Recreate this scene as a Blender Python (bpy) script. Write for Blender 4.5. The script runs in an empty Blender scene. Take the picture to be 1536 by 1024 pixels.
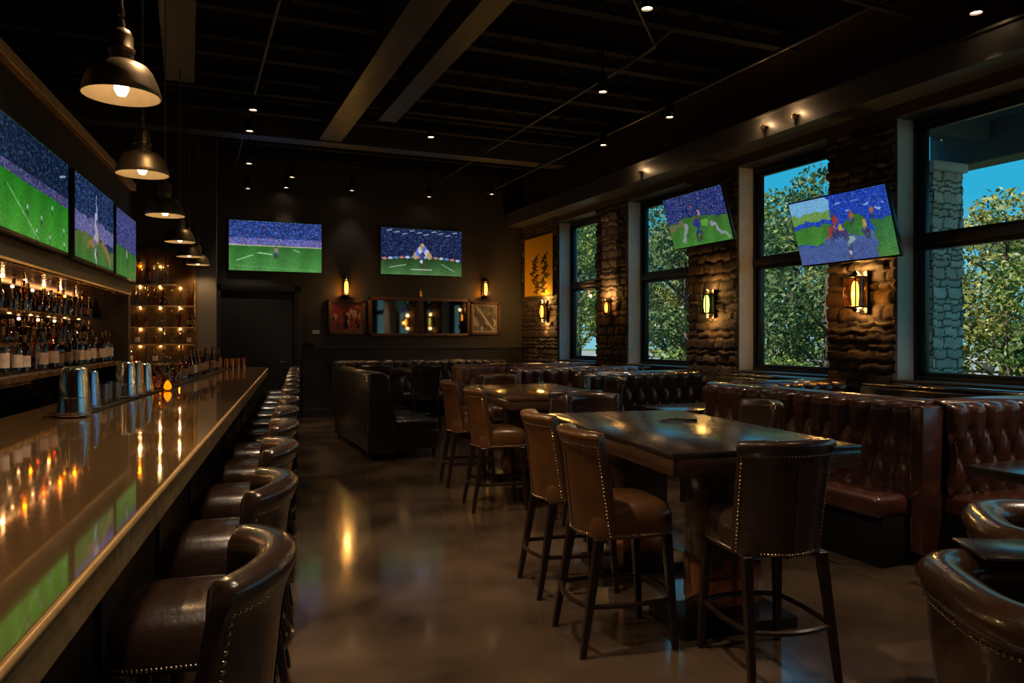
import bpy, bmesh, math, random
import numpy as np
from mathutils import Vector, Matrix
random.seed(7)
PI = math.pi
R = math.radians
scene = bpy.context.scene
COL = scene.collection

# ------------------------------------------------------------------ plan helpers
# room axes: +Y runs along the window wall towards the far wall, +X towards the windows.
S23, C23 = math.sin(R(23)), math.cos(R(23))
def survey(lat, d):
    """plan point measured from the tripod: d metres ahead, lat metres to the right."""
    return (d * S23 + lat * C23, d * C23 - lat * S23)
def frame_pt(o, ang, x, y):
    c, s = math.cos(ang), math.sin(ang)
    return (o[0] + x * c - y * s, o[1] + x * s + y * c)

# ------------------------------------------------------------------ objects
def tag(o, label=None, cat=None, group=None, kind=None):
    if label: o['label'] = label
    if cat: o['category'] = cat
    if group: o['group'] = group
    if kind: o['kind'] = kind
    return o
def thing(name, label, cat, loc=(0, 0, 0), rz=0, group=None):
    o = bpy.data.objects.new(name, None)
    COL.objects.link(o)
    o.location = loc; o.rotation_euler = (0, 0, rz)
    o.empty_display_size = .1
    return tag(o, label, cat, group)
def copy_tree(o, parent=None):
    c = o.copy(); COL.objects.link(c)
    if parent: c.parent = parent
    for ch in list(o.children):
        copy_tree(ch, c)
    return c
def again(src, label, loc, rz=0, group=None):
    c = copy_tree(src)
    c.location = loc; c.rotation_euler = (0, 0, rz)
    c['label'] = label
    if group: c['group'] = group
    return c
ORD = ['first', 'second', 'third', 'fourth', 'fifth', 'sixth', 'seventh', 'eighth', 'ninth', 'tenth', 'eleventh', 'twelfth',
       'thirteenth', 'fourteenth', 'fifteenth', 'sixteenth', 'seventeenth', 'eighteenth', 'nineteenth', 'twentieth']

class MB:
    def __init__(s): s.v = []; s.f = []
    def add(s, vs, fs, M=None):
        n = len(s.v)
        if M is not None: vs = [M @ Vector(p) for p in vs]
        s.v += [tuple(p) for p in vs]
        s.f += [tuple(i + n for i in f) for f in fs]
        return s
    def box(s, lo, hi, bev=0, seg=2, M=None):
        bm = bmesh.new()
        bmesh.ops.create_cube(bm, size=1)
        c = [(a + b) / 2 for a, b in zip(lo, hi)]; d = [abs(b - a) for a, b in zip(lo, hi)]
        for v in bm.verts: v.co = Vector((c[0] + v.co.x * d[0], c[1] + v.co.y * d[1], c[2] + v.co.z * d[2]))
        if bev > 0:
            bmesh.ops.bevel(bm, geom=bm.edges[:], offset=min(bev, min(d) * .49), segments=seg, profile=.5, affect='EDGES')
        bm.verts.index_update()
        s.add([v.co.copy() for v in bm.verts], [[v.index for v in f.verts] for f in bm.faces], M)
        bm.free(); return s
    def lathe(s, prof, c=(0, 0, 0), seg=20, a0=0, a1=2 * PI, M=None):
        full = abs(a1 - a0 - 2 * PI) < 1e-6
        n = seg if full else seg + 1
        vs, fs = [], []
        for (r, z) in prof:
            for k in range(n):
                a = a0 + (a1 - a0) * k / seg
                vs.append((c[0] + r * math.cos(a), c[1] + r * math.sin(a), c[2] + z))
        for i in range(len(prof) - 1):
            for k in range(seg):
                k2 = (k + 1) % n
                fs.append((i * n + k, i * n + k2, (i + 1) * n + k2, (i + 1) * n + k))
        if full:
            if prof[0][0] > 1e-5: fs.append(tuple(range(n))[::-1])
            if prof[-1][0] > 1e-5: fs.append(tuple((len(prof) - 1) * n + k for k in range(n)))
        return s.add(vs, fs, M)
    def tube(s, pts, r, seg=8, closed=False, M=None, r1=None):
        pts = [Vector(p) for p in pts]; N = len(pts)
        vs, fs = [], []; up = None
        for i, p in enumerate(pts):
            if closed: t = pts[(i + 1) % N] - pts[i - 1]
            else: t = pts[min(i + 1, N - 1)] - pts[max(i - 1, 0)]
            t.normalize()
            if up is None:
                up = Vector((0, 0, 1)) if abs(t.z) < .9 else Vector((1, 0, 0))
            a = t.cross(up)
            if a.length < 1e-6: a = t.cross(Vector((1, 0, 0)))
            a.normalize(); b = a.cross(t); b.normalize(); up = b
            rr = r if r1 is None else r + (r1 - r) * i / max(1, N - 1)
            for k in range(seg):
                q = 2 * PI * k / seg + PI / seg
                vs.append(p + a * (rr * math.cos(q)) + b * (rr * math.sin(q)))
        M_ = N if closed else N - 1
        for i in range(M_):
            j = (i + 1) % N
            for k in range(seg):
                k2 = (k + 1) % seg
                fs.append((i * seg + k, j * seg + k, j * seg + k2, i * seg + k2))
        if not closed:
            fs.append(tuple(range(seg))); fs.append(tuple((N - 1) * seg + k for k in range(seg))[::-1])
        return s.add(vs, fs, M)
    def taper(s, p0, p1, w0, w1, bev=.004):
        """a square leg from p0 (top) to p1 (foot)"""
        vs = []
        for p, w in ((p0, w0), (p1, w1)):
            for sx, sy in ((-1, -1), (1, -1), (1, 1), (-1, 1)):
                vs.append((p[0] + sx * w[0] / 2, p[1] + sy * w[1] / 2, p[2]))
        bm = bmesh.new(); bv = [bm.verts.new(v) for v in vs]
        for f in ((0, 1, 2, 3), (7, 6, 5, 4), (0, 4, 5, 1), (1, 5, 6, 2), (2, 6, 7, 3), (3, 7, 4, 0)):
            bm.faces.new([bv[i] for i in f][::-1])
        bmesh.ops.bevel(bm, geom=bm.edges[:], offset=bev, segments=1, affect='EDGES')
        bm.verts.index_update()
        s.add([v.co.copy() for v in bm.verts], [[v.index for v in f.verts] for f in bm.faces]); bm.free(); return s
    def grid(s, P, closed_u=False, closed_v=False, flip=False, M=None):
        nu, nv = len(P), len(P[0])
        vs = [p for row in P for p in row]; fs = []
        for i in range(nu if closed_u else nu - 1):
            for j in range(nv if closed_v else nv - 1):
                i2, j2 = (i + 1) % nu, (j + 1) % nv
                q = (i * nv + j, i2 * nv + j, i2 * nv + j2, i * nv + j2)
                fs.append(q[::-1] if flip else q)
        return s.add(vs, fs, M)
    def dome(s, p, n, r):
        """small domed nail head at p with normal n"""
        n = Vector(n).normalized(); a = n.orthogonal().normalized(); b = n.cross(a)
        vs, fs = [], []
        for (q, h) in ((1, 0), (.72, .55)):
            for k in range(6):
                t = 2 * PI * k / 6
                vs.append(Vector(p) + a * (r * q * math.cos(t)) + b * (r * q * math.sin(t)) + n * (r * h))
        vs.append(Vector(p) + n * (r * .8))
        for k in range(6):
            k2 = (k + 1) % 6
            fs.append((k, k2, 6 + k2, 6 + k)); fs.append((6 + k, 6 + k2, 12))
        return s.add(vs, fs)
    def build(s, name, mat, parent=None, smooth=35, loc=None, rz=None):
        me = bpy.data.meshes.new(name)
        me.from_pydata(s.v, [], s.f); me.update()
        if smooth:
            me.polygons.foreach_set('use_smooth', [True] * len(me.polygons))
            me.set_sharp_from_angle(angle=R(smooth))
        bm = bmesh.new(); bm.from_mesh(me); bmesh.ops.recalc_face_normals(bm, faces=bm.faces[:]); bm.to_mesh(me); bm.free()
        if mat: me.materials.append(mat)
        o = bpy.data.objects.new(name, me); COL.objects.link(o)
        if parent: o.parent = parent
        if loc: o.location = loc
        if rz is not None: o.rotation_euler = (0, 0, rz)
        return o

# ------------------------------------------------------------------ materials
def lin(r, g, b):
    f = lambda c: (c / 255 / 12.92) if c / 255 <= .04045 else ((c / 255 + .055) / 1.055) ** 2.4
    return (f(r), f(g), f(b))
def mat(name, c1, rough=.5, metal=0, c2=None, scale=8, bump=0, bscale=None, coat=0, rvar=0, spec=.5, detail=4, stretch=None, coat_rough=.1):
    m = bpy.data.materials.new(name); m.use_nodes = True
    nt = m.node_tree; N = nt.nodes; L = nt.links
    b = N['Principled BSDF']
    b.inputs['Base Color'].default_value = (*c1, 1); b.inputs['Roughness'].default_value = rough
    b.inputs['Metallic'].default_value = metal; b.inputs['Specular IOR Level'].default_value = spec
    b.inputs['Coat Weight'].default_value = coat; b.inputs['Coat Roughness'].default_value = coat_rough
    tc = N.new('ShaderNodeTexCoord'); mp = N.new('ShaderNodeMapping')
    L.new(tc.outputs['Object'], mp.inputs['Vector'])
    if stretch: mp.inputs['Scale'].default_value = stretch
    nz = N.new('ShaderNodeTexNoise'); nz.inputs['Scale'].default_value = scale; nz.inputs['Detail'].default_value = detail
    L.new(mp.outputs['Vector'], nz.inputs['Vector'])
    if c2:
        mx = N.new('ShaderNodeMix'); mx.data_type = 'RGBA'
        rp = N.new('ShaderNodeMapRange'); rp.inputs['From Min'].default_value = .32; rp.inputs['From Max'].default_value = .68
        L.new(nz.outputs['Fac'], rp.inputs['Value']); L.new(rp.outputs['Result'], mx.inputs['Factor'])
        mx.inputs['A'].default_value = (*c1, 1); mx.inputs['B'].default_value = (*c2, 1)
        L.new(mx.outputs['Result'], b.inputs['Base Color'])
    if rvar:
        r2 = N.new('ShaderNodeMapRange'); r2.inputs['From Min'].default_value = .3; r2.inputs['From Max'].default_value = .7
        r2.inputs['To Min'].default_value = max(.02, rough - rvar); r2.inputs['To Max'].default_value = rough + rvar
        L.new(nz.outputs['Fac'], r2.inputs['Value']); L.new(r2.outputs['Result'], b.inputs['Roughness'])
    if bump:
        n2 = N.new('ShaderNodeTexNoise'); n2.inputs['Scale'].default_value = bscale or scale * 3; n2.inputs['Detail'].default_value = 3
        L.new(mp.outputs['Vector'], n2.inputs['Vector'])
        bp = N.new('ShaderNodeBump'); bp.inputs['Strength'].default_value = bump; bp.inputs['Distance'].default_value = .01
        L.new(n2.outputs['Fac'], bp.inputs['Height']); L.new(bp.outputs['Normal'], b.inputs['Normal'])
    return m
def emit(name, col, strength, c2=None):
    m = bpy.data.materials.new(name); m.use_nodes = True
    nt = m.node_tree; b = nt.nodes['Principled BSDF']
    b.inputs['Base Color'].default_value = (*col, 1)
    b.inputs['Emission Color'].default_value = (*col, 1); b.inputs['Emission Strength'].default_value = strength
    return m
def glassy(name, tint, refl=.08, rough=.02, rim=.5):
    """thin clear pane / tinted glass: transparent mixed with a sharp fresnel reflection"""
    m = bpy.data.materials.new(name); m.use_nodes = True
    nt = m.node_tree; N = nt.nodes; L = nt.links
    N.remove(N['Principled BSDF'])
    t = N.new('ShaderNodeBsdfTransparent'); t.inputs['Color'].default_value = (*tint, 1)
    g = N.new('ShaderNodeBsdfGlossy'); g.inputs['Roughness'].default_value = rough
    lw = N.new('ShaderNodeLayerWeight'); lw.inputs['Blend'].default_value = .25
    mr = N.new('ShaderNodeMapRange'); mr.inputs['To Min'].default_value = refl; mr.inputs['To Max'].default_value = rim
    L.new(lw.outputs['Facing'], mr.inputs['Value'])
    mx = N.new('ShaderNodeMixShader')
    L.new(mr.outputs['Result'], mx.inputs['Fac']); L.new(t.outputs['BSDF'], mx.inputs[1]); L.new(g.outputs['BSDF'], mx.inputs[2])
    L.new(mx.outputs['Shader'], N['Material Output'].inputs['Surface'])
    return m
def attr_mat(name, rough=.5, emission=0, spec=.5, bump=0):
    m = bpy.data.materials.new(name); m.use_nodes = True
    nt = m.node_tree; N = nt.nodes; L = nt.links; b = N['Principled BSDF']
    a = N.new('ShaderNodeVertexColor'); a.layer_name = 'Col'
    if emission:
        b.inputs['Base Color'].default_value = (.004, .004, .005, 1)
        L.new(a.outputs['Color'], b.inputs['Emission Color']); b.inputs['Emission Strength'].default_value = emission
    else:
        L.new(a.outputs['Color'], b.inputs['Base Color'])
    b.inputs['Roughness'].default_value = rough; b.inputs['Specular IOR Level'].default_value = spec
    if bump:
        tc = N.new('ShaderNodeTexCoord'); nz = N.new('ShaderNodeTexNoise'); nz.inputs['Scale'].default_value = 22; nz.inputs['Detail'].default_value = 6
        L.new(tc.outputs['Object'], nz.inputs['Vector']); bp = N.new('ShaderNodeBump'); bp.inputs['Strength'].default_value = bump
        bp.inputs['Distance'].default_value = .02
        L.new(nz.outputs['Fac'], bp.inputs['Height']); L.new(bp.outputs['Normal'], b.inputs['Normal'])
    return m

M = {}
M['floor'] = mat('polished_concrete', (.036, .024, .015), .19, c2=(.115, .076, .048), scale=1.5, rvar=.07, coat=.6, coat_rough=.09, detail=8, bump=.06, bscale=9, spec=.6)
M['ceiling'] = mat('black_ceiling_paint', (.002, .002, .002), .9, c2=(.003, .003, .003), scale=3, spec=.1)
M['steel'] = mat('dark_painted_steel', (.036, .038, .042), .38, c2=(.06, .061, .065), scale=5, rvar=.08)
M['joist'] = mat('black_joist_paint', (.008, .0075, .007), .7, c2=(.012, .011, .010), scale=4, spec=.2)
M['wall'] = mat('charcoal_wall_paint', (.032, .030, .030), .55, c2=(.044, .041, .040), scale=2.2, bump=.08, bscale=30)
M['wains'] = mat('black_wainscot_paint', (.018, .019, .022), .42, c2=(.026, .027, .03), scale=3)
M['bulkhead'] = mat('black_bulkhead_paint', (.011, .010, .009), .5, c2=(.015, .013, .012), scale=3, spec=.3)
M['door'] = mat('dark_door_paint', (.016, .015, .016), .45, c2=(.022, .02, .02), scale=3)
M['plaster'] = mat('pale_plaster', (.68, .68, .63), .75, c2=(.78, .77, .72), scale=4, bump=.25, bscale=30)
M['soffit'] = mat('dark_soffit_paint', (.075, .07, .068), .42, c2=(.10, .094, .09), scale=3)
M['lintel'] = mat('brown_lintel_paint', (.07, .045, .035), .5, c2=(.1, .065, .05), scale=3)
M['frame'] = mat('dark_window_metal', (.022, .03, .034), .3, metal=.4, c2=(.03, .04, .045), scale=6)
M['pane'] = glassy('window_glass', (.975, .99, .985), .012, .0, .16)
M['leather'] = mat('dark_brown_leather', (.046, .023, .014), .3, c2=(.027, .014, .009), scale=9, bump=.12, bscale=90, rvar=.08, coat=.8, coat_rough=.13)
M['leather_tub'] = mat('chestnut_leather', (.078, .036, .016), .3, c2=(.045, .022, .011), scale=7, bump=.12, bscale=90, rvar=.08, coat=.8, coat_rough=.13)
M['leather_lit'] = mat('lit_brown_leather', (.135, .056, .016), .34, c2=(.085, .036, .012), scale=7, bump=.12, bscale=90, rvar=.08, coat=.8, coat_rough=.13)  # base colour raised to carry warm light falling from the left
M['booth'] = mat('oxblood_booth_leather', (.085, .028, .015), .3, c2=(.045, .017, .012), scale=6, bump=.08, bscale=60, rvar=.06, coat=.9, coat_rough=.12)
M['booth_black'] = mat('black_booth_leather', (.022, .017, .017), .3, c2=(.015, .012, .012), scale=6, bump=.08, bscale=60, rvar=.06, coat=.9, coat_rough=.12)
M['booth_tan'] = mat('tan_booth_leather', (.19, .095, .06), .34, c2=(.14, .07, .045), scale=6, bump=.08, bscale=60, rvar=.06)
M['plinth'] = mat('black_plinth', (.004, .0035, .0035), .7, c2=(.006, .005, .005), scale=4, spec=.15)
M['legs'] = mat('espresso_wood', (.013, .007, .005), .28, c2=(.021, .011, .007), scale=14, stretch=(1, 1, .15), coat=.2)
M['wood'] = mat('dark_table_wood', (.022, .014, .011), .25, c2=(.042, .026, .018), scale=5, stretch=(6, .6, 6), rvar=.05, coat=1, coat_rough=.2, detail=8)
M['wood'].node_tree.nodes['Principled BSDF'].inputs['Coat IOR'].default_value = 2.0
M['brown_wood'] = mat('brown_table_wood', (.055, .027, .016), .22, c2=(.085, .043, .025), scale=5, stretch=(6, .6, 6), bump=.04, bscale=20, rvar=.05, coat=.8, coat_rough=.12, detail=8)
M['picture_wood'] = mat('brown_frame_wood', (.16, .075, .04), .4, c2=(.1, .045, .025), scale=16, stretch=(1, 6, 6))
M['bar_top'] = mat('burnished_brass_bar', (.39, .25, .115), .06, metal=.68, c2=(.33, .205, .095), scale=2.2, rvar=.025, bump=.012, bscale=5, coat=.6, coat_rough=.03)
M['bar_edge'] = mat('worn_brass_edge', (.50, .36, .17), .4, metal=.55, c2=(.32, .22, .10), scale=16, rvar=.1, bump=.1, bscale=40)
M['brass'] = mat('aged_brass', (.55, .36, .16), .28, metal=1, c2=(.4, .25, .1), scale=10, rvar=.08)
M['gold'] = mat('gold_trim', (.6, .4, .17), .45, metal=.6, c2=(.45, .29, .12), scale=8, rvar=.05)
M['nail'] = mat('brass_nailheads', (.62, .47, .33), .25, metal=1, c2=(.5, .36, .24), scale=40)
M['pendant_out'] = mat('bronze_pendant_metal', (.36, .24, .11), .38, metal=.85, c2=(.24, .155, .07), scale=6, rvar=.08)
M['pendant_in'] = mat('cream_pendant_lining', (.62, .52, .37), .5, c2=(.5, .42, .29), scale=9)
M['black_metal'] = mat('black_metal', (.012, .011, .011), .35, metal=.5, c2=(.018, .016, .015), scale=10)
M['cable'] = mat('grey_cable', (.12, .11, .10), .5, c2=(.09, .08, .07), scale=30)
M['conduit'] = mat('grey_conduit', (.16, .14, .12), .4, metal=.5, c2=(.11, .1, .09), scale=12)
M['plastic'] = mat('black_plastic', (.008, .008, .009), .3, c2=(.011, .011, .012), scale=20)
M['white'] = mat('white_plastic', (.6, .6, .6), .5, c2=(.5, .5, .5), scale=9)
M['steel_shiny'] = mat('polished_steel', (.75, .75, .78), .16, metal=1, c2=(.5, .49, .52), scale=7, rvar=.05)
M['steel_blue'] = mat('blue_tinted_steel', (.5, .6, .82), .16, metal=1, c2=(.42, .35, .55), scale=6, rvar=.05)
M['copper'] = mat('polished_copper', (.75, .36, .2), .16, metal=1, c2=(.6, .27, .14), scale=7, rvar=.05)
M['bulb'] = emit('lamp_bulb_glow', (1, .66, .32), 9)
M['tube'] = emit('sconce_flame_glow', (1, .5, .12), 7)
M['candle'] = emit('added_yellow_glow', (1, .6, .08), 1.7)  # glow added for the yellow streak mirrored in the bar
M['lens'] = emit('spot_lens_glow', (1, .66, .36), 16)
M['strip'] = emit('warm_strip_glow', (1, .48, .16), 1.0)
M['amber_glass'] = glassy('amber_sconce_glass', (1, .68, .25), .05, .05, .4)
M['green_glass'] = glassy('green_sconce_glass', (.35, .75, .5), .06, .05, .45)
M['g_clear'] = glassy('clear_glass', (.88, .9, .88), .08, .02, .7)
M['g_amber'] = glassy('amber_liquor_glass', (.72, .30, .05), .08, .02, .6)
M['g_brown'] = glassy('brown_liquor_glass', (.30, .10, .03), .08, .02, .6)
M['g_green'] = glassy('dark_green_glass', (.08, .2, .08), .08, .02, .6)
M['g_red'] = glassy('red_liquor_glass', (.45, .05, .03), .08, .02, .6)
M['g_gold'] = glassy('golden_liquor_glass', (.95, .62, .12), .08, .02, .6)
M['paper'] = mat('bottle_paper', (.5, .43, .38), .6, c2=(.38, .28, .24), scale=25)
M['paper_dark'] = mat('dark_bottle_paper', (.10, .06, .045), .5, c2=(.2, .14, .09), scale=25)
M['cap'] = mat('brassy_bottle_cap', (.3, .17, .07), .25, metal=.9, c2=(.12, .07, .03), scale=20)
M['mirror'] = mat('dark_mirror', (.15, .13, .11), .03, metal=1, c2=(.13, .11, .095), scale=2)
M['shelf'] = mat('dark_shelf_wood', (.03, .02, .014), .35, c2=(.05, .032, .02), scale=8, stretch=(1, 8, 8))
M['copper_panel'] = mat('copper_underside', (.5, .28, .13), .25, metal=.9, c2=(.36, .2, .09), scale=5, rvar=.06)
M['brass_back'] = mat('brass_glow_backing', (.26, .15, .06), .32, metal=.9, c2=(.16, .09, .035), scale=6, rvar=.1)
M['rubber'] = mat('black_rubber_mat', (.008, .008, .008), .85, c2=(.011, .010, .010), scale=60, spec=.1)
M['stone'] = attr_mat('rough_stone', .8, bump=.5)
M['art'] = attr_mat('printed_picture', .35)
M['screen'] = attr_mat('television_picture', .6, emission=.85, spec=.02)
M['bark'] = mat('tree_bark', (.07, .05, .035), .8, c2=(.11, .08, .055), scale=12, bump=.4)
M['asphalt'] = mat('pale_asphalt', (.22, .22, .21), .8, c2=(.28, .27, .26), scale=2)
M['grass'] = mat('grass_ground', (.07, .12, .03), .9, c2=(.12, .17, .05), scale=3)
M['canopy'] = mat('dark_canopy_paint', (.16, .16, .155), .6, c2=(.2, .2, .19), scale=3)
M['car_dark'] = mat('dark_car_paint', (.03, .035, .04), .15, c2=(.035, .04, .046), scale=3, coat=.6)
M['car_pale'] = mat('silver_car_paint', (.35, .36, .37), .2, metal=.3, c2=(.32, .33, .34), scale=3, coat=.6)
M['car_glass'] = mat('car_window_glass', (.01, .012, .014), .05, c2=(.012, .014, .016), scale=3)
M['tyre'] = mat('tyre_rubber', (.012, .012, .012), .7, c2=(.016, .016, .016), scale=20)
def leaf_mat(name, a, b, c):
    m = bpy.data.materials.new(name); m.use_nodes = True
    nt = m.node_tree; N = nt.nodes; L = nt.links; p = N['Principled BSDF']
    g = N.new('ShaderNodeNewGeometry'); r = N.new('ShaderNodeValToRGB')
    r.color_ramp.elements[0].color = (*a, 1); r.color_ramp.elements[1].color = (*c, 1)
    e = r.color_ramp.elements.new(.55); e.color = (*b, 1)
    L.new(g.outputs['Random Per Island'], r.inputs['Fac']); L.new(r.outputs['Color'], p.inputs['Base Color'])
    p.inputs['Roughness'].default_value = .45
    t = N.new('ShaderNodeBsdfTranslucent'); L.new(r.outputs['Color'], t.inputs['Color'])
    mx = N.new('ShaderNodeMixShader'); mx.inputs['Fac'].default_value = .35
    L.new(p.outputs['BSDF'], mx.inputs[1]); L.new(t.outputs['BSDF'], mx.inputs[2])
    L.new(mx.outputs['Shader'], N['Material Output'].inputs['Surface'])
    return m
M['leaf'] = leaf_mat('green_leaves', (.03, .07, .015), (.11, .19, .035), (.36, .40, .10))
M['leaf_yellow'] = leaf_mat('yellow_green_leaves', (.07, .10, .02), (.22, .24, .05), (.5, .44, .14))
M['leaf_dark'] = leaf_mat('dark_green_leaves', (.02, .05, .018), (.06, .12, .035), (.22, .30, .12))

# ------------------------------------------------------------------ lights
def point(name, loc, power, col=(1, .6, .28), r=.04, parent=None):
    l = bpy.data.lights.new(name, 'POINT'); l.energy = power; l.color = col; l.shadow_soft_size = r
    o = bpy.data.objects.new(name, l); COL.objects.link(o); o.location = loc
    if parent: o.parent = parent
    return o
def spot(name, loc, target, power, col=(1, .76, .53), angle=70, blend=.6, r=.04):
    l = bpy.data.lights.new(name, 'SPOT'); l.energy = power; l.color = col; l.shadow_soft_size = r
    l.spot_size = R(angle); l.spot_blend = blend
    o = bpy.data.objects.new(name, l); COL.objects.link(o); o.location = loc
    o.rotation_euler = (Vector(target) - Vector(loc)).to_track_quat('-Z', 'Y').to_euler()
    return o

# ================================================================== ROOM SHELL
def struct(name, mb, m, smooth=0, parent=None):
    o = mb.build(name, m, parent, smooth)
    if not parent: o['kind'] = 'structure'
    return o
FAR = 15.0
PX, WX = 6.6, 6.95          # pillar face and window plane
CEIL = 5.0
struct('floor', MB().box((-3, -3.6, -.1), (7.25, 15.2, 0)), M['floor'])
struct('ceiling', MB().box((-3, -3.6, CEIL), (7.25, 15.2, CEIL + .2)), M['ceiling'])
struct('wall_far', MB().box((-3, FAR, 0), (7.25, FAR + .2, CEIL)), M['wall'])
struct('wall_rear', MB().box((-3, -3.6, 0), (7.25, -3.4, CEIL)), M['wall'])
struct('wall_left', MB().box((-3.2, -3.6, 0), (-3, 15.2, CEIL)), M['wall'])

# window wall: sill wall, head, pillars between the four windows
WIN = [(13.31, 11.78), (10.77, 9.1), (8.03, 6.48), (5.60, 2.9), (2.0, -.7), (-1.4, -3.3)]     # (far y, near y): farthest window first
SILL, HEAD, SOF = 1.1, 3.78, 3.9
struct('wall_right', MB().box((PX + .02, -3.6, 0), (7.05, 15.0, SILL - .02)), M['wall'])
struct('wall_right_head', MB().box((PX, -3.6, HEAD), (7.05, 15.0, CEIL)), M['lintel'])
pill = [(15.0, 13.31), (11.78, 10.77), (9.1, 8.03), (6.48, 5.60), (2.9, 2.0), (-.7, -1.4), (-3.3, -3.6)]
for i, (a, b) in enumerate(pill):
    struct('trim_%d' % (i + 21), MB().box((PX + .06, b, SILL - .02), (7.05, a, HEAD)), M['plaster'])

def stone_mesh(name, w, h, seed, parent=None, res=.021, amp=.062, palette=None, patches=None):
    """coursed rubble face in local XZ (x across, z up), bulging towards -Y"""
    rnd = random.Random(seed)
    courses = []; z = 0
    while z < h:
        ch = rnd.choice((.07, .1, .13, .16)); st = []; x = -rnd.random() * .2
        while x < w:
            L_ = rnd.uniform(.14, .42); g = rnd.random(); st.append((x, x + L_, rnd.uniform(.35, 1), g, rnd.uniform(-.3, .3), rnd.uniform(-.3, .3))); x += L_
        courses.append((z, min(h + .01, z + ch), st)); z += ch
    nx, nz = int(w / res) + 1, int(h / res) + 1
    ph = [(rnd.uniform(4, 26), rnd.uniform(4, 26), rnd.uniform(0, 6), rnd.uniform(.2, 1)) for _ in range(8)]
    vs, cols = [], []
    pal = palette or [(.10, .07, .05), (.06, .045, .033), (.135, .098, .068), (.08, .054, .04), (.045, .034, .027)]
    ci = 0
    for iz in range(nz + 1):
        zz = h * iz / nz
        while ci < len(courses) - 1 and zz >= courses[ci][1]: ci += 1
        c0, c1, st = courses[ci]; k = 0
        for ix in range(nx + 1):
            x = w * ix / nx
            xw = x + .012 * math.sin(zz * 31 + seed) ; zw = zz + .012 * math.sin(x * 23 + seed * 2)
            while k < len(st) - 1 and xw >= st[k][1]: k += 1
            s0, s1, dep, g, tx, tz = st[k]
            e = min(xw - s0, s1 - xw, (zw - c0), (c1 - zw))
            q = max(0, min(1, e / .022)); q = q * q * (3 - 2 * q)
            n = sum(a_ * math.sin(fx * x + fz * zz + p_) for fx, fz, p_, a_ in ph) / 8
            d = amp * q * (dep + tx * (xw - (s0 + s1) / 2) * 2 + tz * (zw - (c0 + c1) / 2) * 4) + .010 * n
            vs.append((x, -max(0, d), zz))
            c = pal[int(g * len(pal)) % len(pal)]; f = .85 + .3 * rnd.random()
            if q < .4: c = (.05, .042, .036)
            if patches:
                for (x0, x1, z0, z1, pc) in patches:
                    if x0 + .04 * n < x < x1 + .05 * n and z0 + .09 * n < zz < z1 + .08 * n: c = pc if q > .3 else tuple(u * .5 for u in pc)
            cols.append((c[0] * f, c[1] * f, c[2] * f, 1))
    fs = []
    for iz in range(nz):
        for ix in range(nx):
            a = iz * (nx + 1) + ix
            fs.append((a, a + 1, a + nx + 2, a + nx + 1))
    me = bpy.data.meshes.new(name); me.from_pydata(vs, [], fs); me.update()
    at = me.color_attributes.new('Col', 'FLOAT_COLOR', 'POINT')
    at.data.foreach_set('color', np.array(cols, dtype=np.float32).ravel())
    me.polygons.foreach_set('use_smooth', [True] * len(me.polygons))
    me.materials.append(M['stone'])
    o = bpy.data.objects.new(name, me); COL.objects.link(o)
    if parent: o.parent = parent
    return o
# stone cladding of the pillars (faces look towards -X)
PATCH = {1: [(.22, .70, 1.15, 2.9, (.52, .44, .43))]}
for i, (a, b) in enumerate(pill[:4]):
    o = stone_mesh('brick_pillar', a - b, SOF - .75, 11 + i, patches=PATCH.get(i))
    o.location = (PX + .045, a, .75); o.rotation_euler = (0, 0, -PI / 2); o['kind'] = 'structure'
# soffit running above the windows
struct('ceiling_soffit', MB().box((6.23, -3.4, SOF), (PX + .05, 15.0, 4.15)), M['soffit'])
struct('ceiling_soffit_rail', MB().box((6.205, -3.4, 4.145), (6.235, 15.0, 4.17)), M['conduit'])

# windows
for i, (a, b) in enumerate(WIN):
    w = bpy.data.objects.new('window_%d' % (i + 1), None); COL.objects.link(w); w['kind'] = 'structure'; w.location = (WX, (a + b) / 2, SILL)
    h = (a - b) / 2; H = HEAD - SILL
    f = MB()
    for s in (-1, 1):
        f.box((-.06, s * h - .035, 0), (.05, s * h + .035, H), .006)
        f.box((-.035, s * (h - .085) - .03, .03), (.03, s * (h - .085) + .03, H - .03), .006)
    f.box((-.06, -h, 0), (.05, h, .05), .006); f.box((-.06, -h, H - .08), (.05, h, H), .006)
    f.box((-.07, -h, 1.38), (.05, h, 1.47), .006)
    f.box((-.035, -h, .05), (.03, h, .09), .005); f.box((-.035, -h, H - .12), (.03, h, H - .08), .005)
    f.box((-.035, -h, 1.335), (.03, h, 1.38), .005); f.box((-.035, -h, 1.47), (.03, h, 1.51), .005)
    f.build('window_frame', M['frame'], w)
    MB().box((-.004, -h, .03), (.004, h, 1.4)).build('pane', M['pane'], w, 0)
    MB().box((-.004, -h, 1.46), (.004, h, H - .03)).build('pane', M['pane'], w, 0)
    struct('window_sill', MB().box((-.36, -h, -.02), (.12, h, .012), .006), M['wains'], 30, w)

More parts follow.
